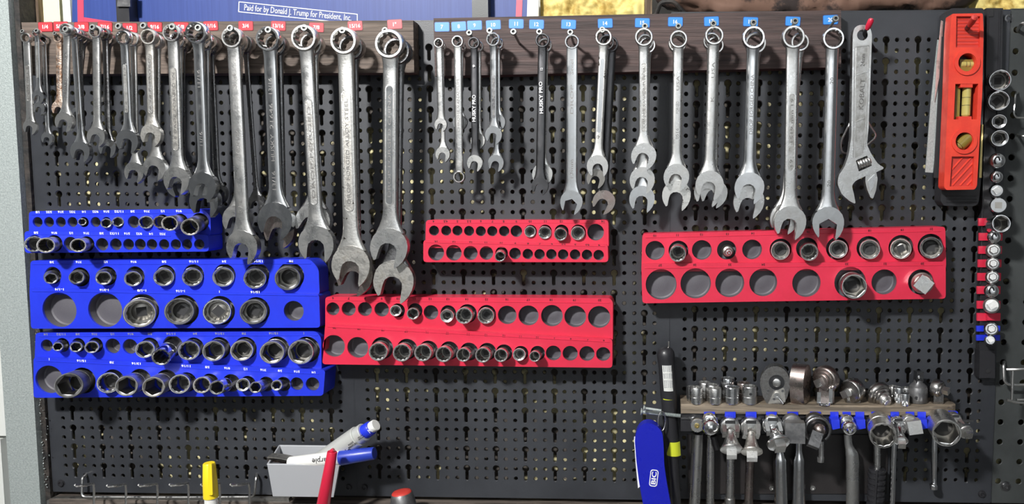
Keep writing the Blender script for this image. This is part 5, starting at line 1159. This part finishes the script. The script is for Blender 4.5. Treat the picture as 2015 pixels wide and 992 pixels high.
bm = B(); a, b = P(1562, 846, .057), P(1565, 853, .075); boxm(bm, frame(a, b, Vector((1, 0, 0))), -20*k, 20*k, -19*k, 19*k, 0, (b-a).length); bevel(bm, .003, 3); mk('square_drive', bm, 'impact', t)
t = thing('swivel_adapter', 'dark hooded swivel adapter with bent square end', 'adapter', Matrix.Translation(P(1606, 840, .045)), GR)
head(t, 1606, 838, 23, 'darker'); k = S(1606, 850, .07)
bm = B(); c = P(1609, 846, .058); tube(bm, [c+Vector((24*k*math.cos(a), 0, 24*k*math.sin(a))) for a in [i*PI/12 - .9 for i in range(20)]], 4*k, 10); mk('hood', bm, 'dark', t)
bm = B(); c = P(1612, 846, .064); bmesh.ops.create_uvsphere(bm, u_segments=24, v_segments=16, radius=13*k, matrix=Matrix.Translation(c)); mk('swivel_ball', bm, 'bronze', t)
bm = B(); a, b = P(1608, 852, .070), P(1599, 880, .078); f = frame(a, b, Vector((1, 0, 0))); boxm(bm, f, -10*k, 10*k, -11*k, 11*k, 0, (b-a).length); bevel(bm, .0014, 2); mk('square_drive', bm, 'dark', t)
bm = B(); tube(bm, [P(1616, 868, .056), P(1616, 898, .056), P(1615, 900, .056), P(1614.5, 909, .056)], [5*k, 5*k, 7*k, 6.5*k], 14); mk('sliding_pin', bm, 'satin', t)
t = thing('knurled_spinner', 'knurled chrome spinner with pointed tip between two empty blue clips', 'adapter', Matrix.Translation(P(1668, 830, .045)), GR)
head(t, 1668, 832, 14, 'chrome'); k = S(1670, 845, .07)
bm = B(); a, b = P(1670, 838, .056), P(1673, 850, .085); f = frame(a, b); L = (b-a).length
rings(bm, f, [circ(14*k*s, L*u, 40, lambda q: 1+.05*math.sin(q*20)) for s, u in ((.9, 0), (1.06, .12), (1.06, .38), (.92, .5), (.7, .56), (.42, .62), (.40, .85), (.2, 1))]); mk('knurled_body', bm, 'chrome', t)
def bigsock(lab, base, mouth, r, r2, n, m):
    socket(lab, mouth, base, r, .085, .0450, n, m, GR, r2=r2, bore=.022, wall=.84, name='deep_socket')
bigsock('large twelve point deep socket leaning down, right of the middle', (1730, 833), (1737.5, 858), 26, 26, 12, 'satin')
bigsock('largest deep hex socket near the right end of the clip rail', (1849, 830), (1863, 853), 27.5, 28, 6, 'satin')
ujoint('small chrome universal joint right of the large twelve point socket', 1768, 836, 15, (1770, 845), (1775, 878), 12, 14, 'chrome')
t = thing('drive_adapter', 'pale square drive adapter beside the third empty blue clip', 'adapter', Matrix.Translation(P(1793, 832, .045)), GR)
head(t, 1792, 833, 15.5, 'satin'); k = S(1798, 840, .07)
bm = B(); a, b = P(1795, 836, .057), P(1801, 842, .078); boxm(bm, frame(a, b, Vector((0, 0, 1))) @ Matrix.Rotation(.2, 4, 'Z'), -13*k, 13*k, -13*k, 13*k, 0, (b-a).length); bevel(bm, .0026, 3); mk('square_drive', bm, 'satin', t)
ujoint('chrome universal joint pointing right at the end of the rail', 1880, 828, 14, (1887, 836), (1908, 858), 14, 13, 'satin', flare=1.0)
# ================================================================ LIGHTER, SCREW, TORCH
d = .055
t = thing('utility_lighter', 'long blue utility lighter handle hanging from a screw by a ring', 'lighter', Matrix.Translation(P(1285, 990, .04)))
out = [(1249, 866), (1252, 850), (1260, 838), (1271, 832.5), (1284, 834), (1297, 842), (1304, 854), (1306, 880), (1307, 915), (1312, 950), (1322, 1005), (1268, 1005), (1262, 975), (1257, 945), (1252, 905)]
bm = B(); plate(bm, roundpoly([pt2(x, y, d) for x, y in out], .004), [], -d, -d+.016); bevel(bm, .0045, 4, 50); mk('lighter_body', bm, 'blue2', t, sharp=70)
pxplate('fuel_window', 'white', [(1247.5, 864), (1250.5, 864), (1254, 905), (1259, 958), (1255.5, 961), (1251, 915)], .041, .0505, t, .0006)
k = S(1286, 940, d); Mx = Matrix.Translation(P(1286.5, 941, d+.0004)) @ Matrix.Rotation(math.radians(-84), 4, 'Y')
bm = B(); plate(bm, rrect(-17*k, -8*k, 17*k, 8*k, 5*k), [rrect(-15.4*k, -6.4*k, 15.4*k, 6.4*k, 4*k)[::-1]], -.0003, .0002, Mx); mk('logo_border', bm, 'white', t)
text('BIC', Mx @ Matrix.Shear('XZ', 4, (0, 0)), 25*k, 9.5*k, 'white', t, True, 'logo', local=False)
bm = B(); c = P(1302, 829, .046); tube(bm, [c+Vector((.0045*math.cos(a), .002*math.cos(a), .012*math.sin(a))) for a in [i*PI/10 for i in range(20)]], .0007, 8, closed=True); mk('hanging_ring', bm, 'satin', t)
def screw(lab, a, b, dd, r, headr, thr0):
    A, Bp = P(*a, dd), P(*b, dd); f = frame(A, Bp); L = (Bp-A).length; k = S(*a, dd)
    t = thing('wood_screw', lab, 'screw', f, 'screws at the left end of the shelf')
    bm = B(); lathe(bm, Matrix(), [(headr*k, 0), (headr*k, .0008), (r*k, .003), (r*k, L*thr0)], 18); mk('screw_shank', bm, 'galv', t, local=True)
    if thr0 < 1:
        bm = B(); pr = []; n = 44
        for i in range(n+1): pr.append((r*k*(.7 if i % 2 else 1.05), L*(thr0+(1-thr0)*i/n)))
        lathe(bm, Matrix(), pr, 14); mk('screw_thread', bm, 'galv', t, local=True)
screw('long greenish screw sticking out sideways left of the clip rail', (1261, 810), (1339, 818.5), .040, 3.8, 7, .52)
screw('short screw head lying just above the long sideways screw', (1266, 803), (1301, 808), .049, 2.6, 5.5, 1)
t = thing('black_torch', 'black stick tool with domed top, white label and lime band', 'torch', Matrix.Translation(P(1325, 990, .02)))
a, b = P(1309, 682, .028), P(1331, 1005, .028); f = frame(a, b); L = (b-a).length; k = S(1315, 800, .028)
bm = B(); lathe(bm, f, [(.5*k, 0), (8*k, 1.5*k), (13*k, 5*k), (16.5*k, 11*k), (17.5*k, 18*k), (16.8*k, 26*k), (16*k, 40*k), (16*k, 100*k), (15*k, 112*k), (15*k, 180*k), (13*k, 214*k), (11*k, 225*k), (10*k, L)], 32); mk('body', bm, 'black', t, sharp=50)
def wrap(x, y, wpx, hpx, rr, m, nm, ang=60):
    c0 = P(x, y, .028); bm = B(); n = 12; up = (a-b).normalized(); R = rr*k; vs = []
    for i in range(n+1):
        q = math.radians(-ang+2*ang*i/n); o_ = Vector((math.sin(q)*R, -math.cos(q)*R, 0))
        vs.append((bm.verts.new(c0+o_+up*hpx*k/2), bm.verts.new(c0+o_-up*hpx*k/2), bm.verts.new(c0+o_*.95-up*hpx*k/2), bm.verts.new(c0+o_*.95+up*hpx*k/2)))
    for p_, q_ in zip(vs, vs[1:]):
        for i in range(4): j = (i+1) % 4; bm.faces.new((p_[i], p_[j], q_[j], q_[i]))
    bm.faces.new(vs[0][::-1]); bm.faces.new(vs[-1]); bmesh.ops.recalc_face_normals(bm, faces=bm.faces[:]); mk(nm, bm, m, t)
wrap(1313.5, 741, 18, 51, 16.6, 'whiteb', 'label', 33)
wrap(1315.5, 781, 18, 5, 15.8, 'lime', 'lime_mark', 42)
wrap(1325, 880, 25, 28, 15.4, 'lime', 'lime_band', 62)
bm = B(); tube(bm, [P(1316, 686, .028), P(1316, 672, .028)], .0009, 8); mk('tip_pin', bm, 'worn', t)
for i in range(5):
    textpx('||||| |||| ||||||', 1306.5+i*3.6, 741, .028+16.9*k, 44, 1.6, 86, 'greytxt', t, False)
# ================================================================ BOTTOM LEFT: WIRE RACK AND MARKERS
def wire(t, pts, r=.0013, nm='wire', m='satin', cr=.005): bm = B(); tube(bm, bend(pts, cr), r, 8); mk(nm, bm, m, t)
t = thing('wire_tool_rack', 'chrome wire rack with looped prongs at the lower left of the pegboard', 'rack', Matrix.Translation(P(330, 975, .003)))
wire(t, [P(170, 931, -.004), P(168, 936, .004), P(162, 940, .010), P(161, 978, .012), P(330, 979, .012), P(500, 978, .012), P(504, 940, .010), P(505, 934, .002), P(505, 931, -.004)], .0017, 'frame_wire', cr=.006)
for x, y in ((180, 952), (243, 953), (305, 952), (366, 951), (428, 951), (486, 951)):
    wire(t, [P(x-32, y+2.5, .075), P(x-20, y+3, .070), P(x-4, y+.5, .035), P(x+4, y, .030), P(x+5, y+16, .028), P(x+5, 1010, .028)], .0014, 'prong', cr=.003)
    wire(t, [P(x-32, y+2.5, .075), P(x-29, y+5, .072), P(x-10, y+3.5, .050), P(x+4, y, .030)], .0013, 'prong', cr=.003)
pxplate('rack_tray', 'worn', [(92, 985), (100, 981), (568, 981), (570, 992), (570, 1003), (92, 1003)], .001, .009, None, .001, label='flat grey metal strip lying under the wire rack at lower left', cat='strip')
t = thing('yellow_marker', 'white marker with yellow clip cap standing in the wire rack', 'marker', Matrix.Translation(P(413, 1000, .088)))
a, b = P(411.5, 911, .088), P(415, 979, .088); f = frame(a, b); L = (b-a).length; k = S(412, 940, .088)
bm = B(); rings(bm, f, [circ(10*k, 0, 28), circ(11.2*k, 1.5*k, 28), circ(13.4*k, L*.6, 28), circ(13.6*k, L, 28), circ(12*k, L+.5*k, 28)]); mk('cap', bm, 'yellow', t)
bm = B(); pts = [(409, 913), (416, 913), (418, 975), (409, 975)]; o_ = [pt2(x, y, .098) for x, y in pts]; plate(bm, roundpoly(o_, .0015), [], -.0975, -.0935); bevel(bm, .001, 2, 50); mk('cap_clip', bm, 'yellow', t)
a2, b2 = P(415, 979, .088), P(416, 1010, .088); bm = B(); lathe(bm, frame(a2, b2), [(11.8*k, 0), (12*k, (b2-a2).length)], 28); mk('barrel', bm, 'penwhite', t)
# grey bin
def quadbin():
    t = thing('parts_bin', 'small pale grey plastic bin holding markers at the bottom of the board', 'bin', Matrix.Translation(P(600, 980, .02)))
    d0, d1 = .010, .058
    zt = P(600, 915, d1).z; zb = P(600, 978, d1-.004).z; th = .0012
    X = lambda px, py, dd: P(px, py, dd).x
    ft = [X(527, 915, d1), X(668, 916, d1)]; fb = [X(538, 979, d1-.006), X(657, 979, d1-.006)]
    bt = [X(550, 878, d0), X(675, 880, d0)]; bb = [X(553, 960, d0), X(664, 960, d0)]
    zbt = P(600, 878, d0).z
    def quad(nm, p):
        n = (p[1]-p[0]).cross(p[3]-p[0]).normalized(); c = (p[0]+p[1]+p[2]+p[3])/4
        bm = B(); rings(bm, Matrix(), [[tuple(v) for v in p], [tuple(v+n*th) for v in p]]); bmesh.ops.recalc_face_normals(bm, faces=bm.faces[:]); mk(nm, bm, 'binm', t)
    V = Vector
    quad('front_wall', [V((fb[0], -d1+.006, zb)), V((fb[1], -d1+.006, zb)), V((ft[1], -d1, zt)), V((ft[0], -d1, zt))])
    quad('back_wall', [V((bb[0], -d0, zb)), V((bb[1], -d0, zb)), V((bt[1], -d0, zbt)), V((bt[0], -d0, zbt))])
    quad('left_side', [V((fb[0], -d1+.006, zb)), V((bb[0], -d0, zb)), V((bt[0], -d0, zbt)), V((ft[0], -d1, zt))])
    quad('right_side', [V((fb[1], -d1+.006, zb)), V((ft[1], -d1, zt)), V((bt[1], -d0, zbt)), V((bb[1], -d0, zb))])
    quad('bin_floor', [V((fb[0], -d1+.006, zb)), V((fb[1], -d1+.006, zb)), V((bb[1], -d0, zb)), V((bb[0], -d0, zb))])
    bm = B(); tube(bm, [V((ft[0], -d1, zt)), V((ft[1], -d1, zt))], .0012, 8); tube(bm, [V((ft[0], -d1, zt)), V((bt[0], -d0, zbt))], .0012, 8); tube(bm, [V((ft[1], -d1, zt)), V((bt[1], -d0, zbt))], .0012, 8); tube(bm, [V((bt[0], -d0, zbt)), V((bt[1], -d0, zbt))], .0012, 8)
    mk('bin_rim', bm, 'binm', t)
quadbin()
def pen(name, lab, cat, segs, m0, d0_, d1_, n=24, group=None):
    """segs: list of (partname, material, px0, px1, r0, r1); depth runs d0_->d1_ over the whole length"""
    X0 = Vector((segs[0][2][0], segs[0][2][1])); X1 = Vector((segs[-1][3][0], segs[-1][3][1])); LL = (X1-X0).length
    t = thing(name, lab, cat, Matrix.Translation(P(*segs[0][2], d0_)), group)
    def pp(q): u = (Vector(q)-X0).length/LL; dd = d0_+(d1_-d0_)*u; return P(*q, dd), dd
    for (pn, m, a, b, r0, r1) in segs:
        A, da = pp(a); Bq, db = pp(b); k = S(*a, da); L = (Bq-A).length
        bm = B(); lathe(bm, frame(A, Bq), [(r0*k*.93, 0), (r0*k, .0008), (r1*k, L-.0008), (r1*k*.93, L)], n); mk(pn, bm, m, t)
    return t, pp
t, pp = pen('paint_marker', 'fat silver paint marker with blue band leaning out of the grey bin', 'marker', [('barrel', 'silver', (612, 923), (706, 858), 20, 20.5), ('cap_ridge', 'silver', (706, 858), (718, 850), 18.5, 18.5), ('blue_band', 'blue', (718, 850), (731, 841.5), 14.5, 14), ('end_plug', 'penwhite', (731, 841.5), (740, 836), 11.5, 11.5)], 0, .032, .052)
def wraptext(s, px, py, dd, wpx, hpx, ang, m, A, Bq, R, par):
    k = S(px, py, dd); bm0, tw, th = text_mesh(s, False); bm = bm0.copy()
    bm.transform(Matrix.Translation(P(px, py, dd)) @ Matrix.Rotation(math.radians(ang), 4, 'Y') @ Matrix.Diagonal((wpx*k/tw, .006, hpx*k/th, 1)))
    ax = (Bq-A); n = Vector((-ax.z, 0, ax.x)).normalized()
    for v in bm.verts:
        e = v.co.y-P(px, py, dd).y; u = (v.co-A).dot(ax)/ax.length_squared; c = A+ax*u
        q = (v.co-c).dot(n); q = max(-R*.95, min(R*.95, q)); v.co.y = c.y-math.sqrt(R*R-q*q)-.00025+e
    return mk('marking', bm, m, par, sharp=30)
PA, PB = pp((612, 923))[0], pp((706, 858))[0]
def onpen(s, px, py, wpx, hpx, ang, dd, m='ink'): wraptext(s, px, py, .062, wpx, hpx, ang, m, PA, PB, 20.5*S(690, 869, .05), t)
def pn(q, r): A, dd = pp(q); return dd+r*S(*q, dd)+.0003
onpen('Sharpie', 668, 901, 46, 15, -35, pn((668, 884), 20.5)-.0012)
onpen('PAINT\nPEINTURE', 690, 877, 22, 9, -35, pn((690, 869), 20.5)-.0022)
onpen('MEDIUM\nMOYENNE', 710, 861, 16, 7, -35, pn((706, 858), 19)-.0028)
wraptext('M', 727, 849, .062, 8, 8, -35, 'white', PA, pp((731, 841.5))[0], 14.6*S(690, 869, .05), t)
t, pp = pen('felt_marker', 'white felt marker with blue cap lying across the grey bin rim', 'marker', [('barrel', 'penwhite', (570, 911), (670, 901), 12, 14.5), ('cap', 'penblue', (670, 901), (737, 892), 15, 12)], 0, .050, .056, group=None)
wraptext('Sharpie', 632, 907, .065, 44, 13, 174, 'ink', pp((570, 911))[0], pp((670, 901))[0], 14.5*S(640, 905, .06), t)
t, pp = pen('red_pen', 'red capped pen standing in front of the grey bin', 'pen', [('cap_clip', 'penred', (652, 888), (657, 885), 4, 4), ('barrel', 'penred', (654, 889), (634, 1005), 9.5, 13)], 0, .085, .085)
# papers in bin
t = thing('tape_strips', 'curled dark and silver strips sticking out of the left of the bin', 'strips', Matrix.Translation(P(560, 905, .04)))
for i, (m, dy) in enumerate((('worn', 0), ('darkstud', 5), ('bag', 10))):
    bm = B(); n = 14; row_ = []
    for j in range(n+1):
        u = j/n; x = 526+ u*78; y = 899+dy*.7+ (u**1.8)*18*(1-.1*i)
        c = P(x, y, .053-.004*i)
        row_.append([tuple(c+Vector((0, 0, 0))), tuple(c+Vector((0, .012, .0005))), tuple(c+Vector((0, .012, -.0004))), tuple(c+Vector((0, 0, -.0018)))])
    rings(bm, Matrix(), row_); bmesh.ops.recalc_face_normals(bm, faces=bm.faces[:]); mk('strip', bm, m, t)
# rubber topped handle at the bottom
t = thing('pry_tool', 'dark ribbed handle with red end poking up at the bottom centre', 'tool', Matrix.Translation(P(794, 1000, .05)))
a, b = P(790, 968, .05), P(796, 1010, .05); f = frame(a, b); k = S(790, 980, .05)
bm = B(); lathe(bm, f, [(17*k, 0), (20*k, 3*k), (24*k, 20*k), (26*k, 45*k)], 28); mk('grip', bm, 'worn' if 0 else 'impact', t)
bm = B(); lathe(bm, f, [(10*k, -2.2*k), (17*k, -.8*k), (19*k, 1.5*k), (19.5*k, 3*k)], 28); mk('red_end', bm, 'levelred2', t)
# ================================================================ RIGHT EDGE WIRE HOOKS
t = thing('wire_basket', 'bent chrome wire rack end at the right edge beside the ratchet shelf', 'rack', Matrix.Translation(P(1990, 757, .003)))
wire(t, [P(1976, 712, -.002), P(1975, 716, .012), P(1976, 750, .016), P(1984, 757, .016), P(2060, 758, .016)], .0018)
wire(t, [P(1981, 727, .070), P(2000, 727, .075), P(2060, 724, .075)], .0017); wire(t, [P(1993, 728, .040), P(1991, 789, .040)], .0016)
wire(t, [P(1981, 787, .070), P(1998, 792, .07), P(2060, 796, .07)], .0017); wire(t, [P(2000, 787, .050), P(2060, 786, .05)], .0016)
t = thing('wire_hook', 'chrome wire hook at the right edge beside the upper sockets', 'hook', Matrix.Translation(P(1998, 230, .003)))
wire(t, [P(2003, 182, -.002), P(1998, 186, .014), P(1995, 225, .018), P(2000, 232, .018), P(2060, 233, .018)], .0013)
wire(t, [P(2002, 265, -.002), P(2008, 268, .02), P(2060, 268, .03)], .0015)
t = thing('chrome_bracket', 'bright chrome bracket at the upper right edge', 'bracket', Matrix.Translation(P(2010, 50, .003)))
wire(t, [P(2002, 60, -.002), P(2006, 52, .01), P(2012, 46, .02), P(2060, 44, .02)], .0022)
# ================================================================ foam seen through the holes
def backing():
    from mathutils import noise
    xa, xb, za, zb = -.019, 1.36, P(1000, 980).z, P(1000, 60).z
    nx, nz = 190, 84; bm = B(); vv = []
    for j in range(nz+1):
        r = []
        for i in range(nx+1):
            x = xa+(xb-xa)*i/nx; z = za+(zb-za)*j/nz
            h = noise.noise(Vector((x*7, 0, z*9)))*.7+noise.noise(Vector((x*30, 4, z*30)))*.35+noise.noise(Vector((x*70, 4, z*70)))*.2
            r.append(bm.verts.new((x, .0245-.018*max(-.6, min(1, h*1.5)), z)))
        vv.append(r)
    for j in range(nz):
        for i in range(nx): bm.faces.new((vv[j][i], vv[j][i+1], vv[j+1][i+1], vv[j+1][i]))
    mk('spray_foam', bm, 'backfoam', label='uneven cream and brown insulation glimpsed through the pegboard holes', cat='insulation', sharp=180)
M['backfoam'] = mat('backing_foam', rgb(214, 204, 158), .8, nscale=14, col2=rgb(76, 70, 64), thr=(.44, .50), world=True)
backing()
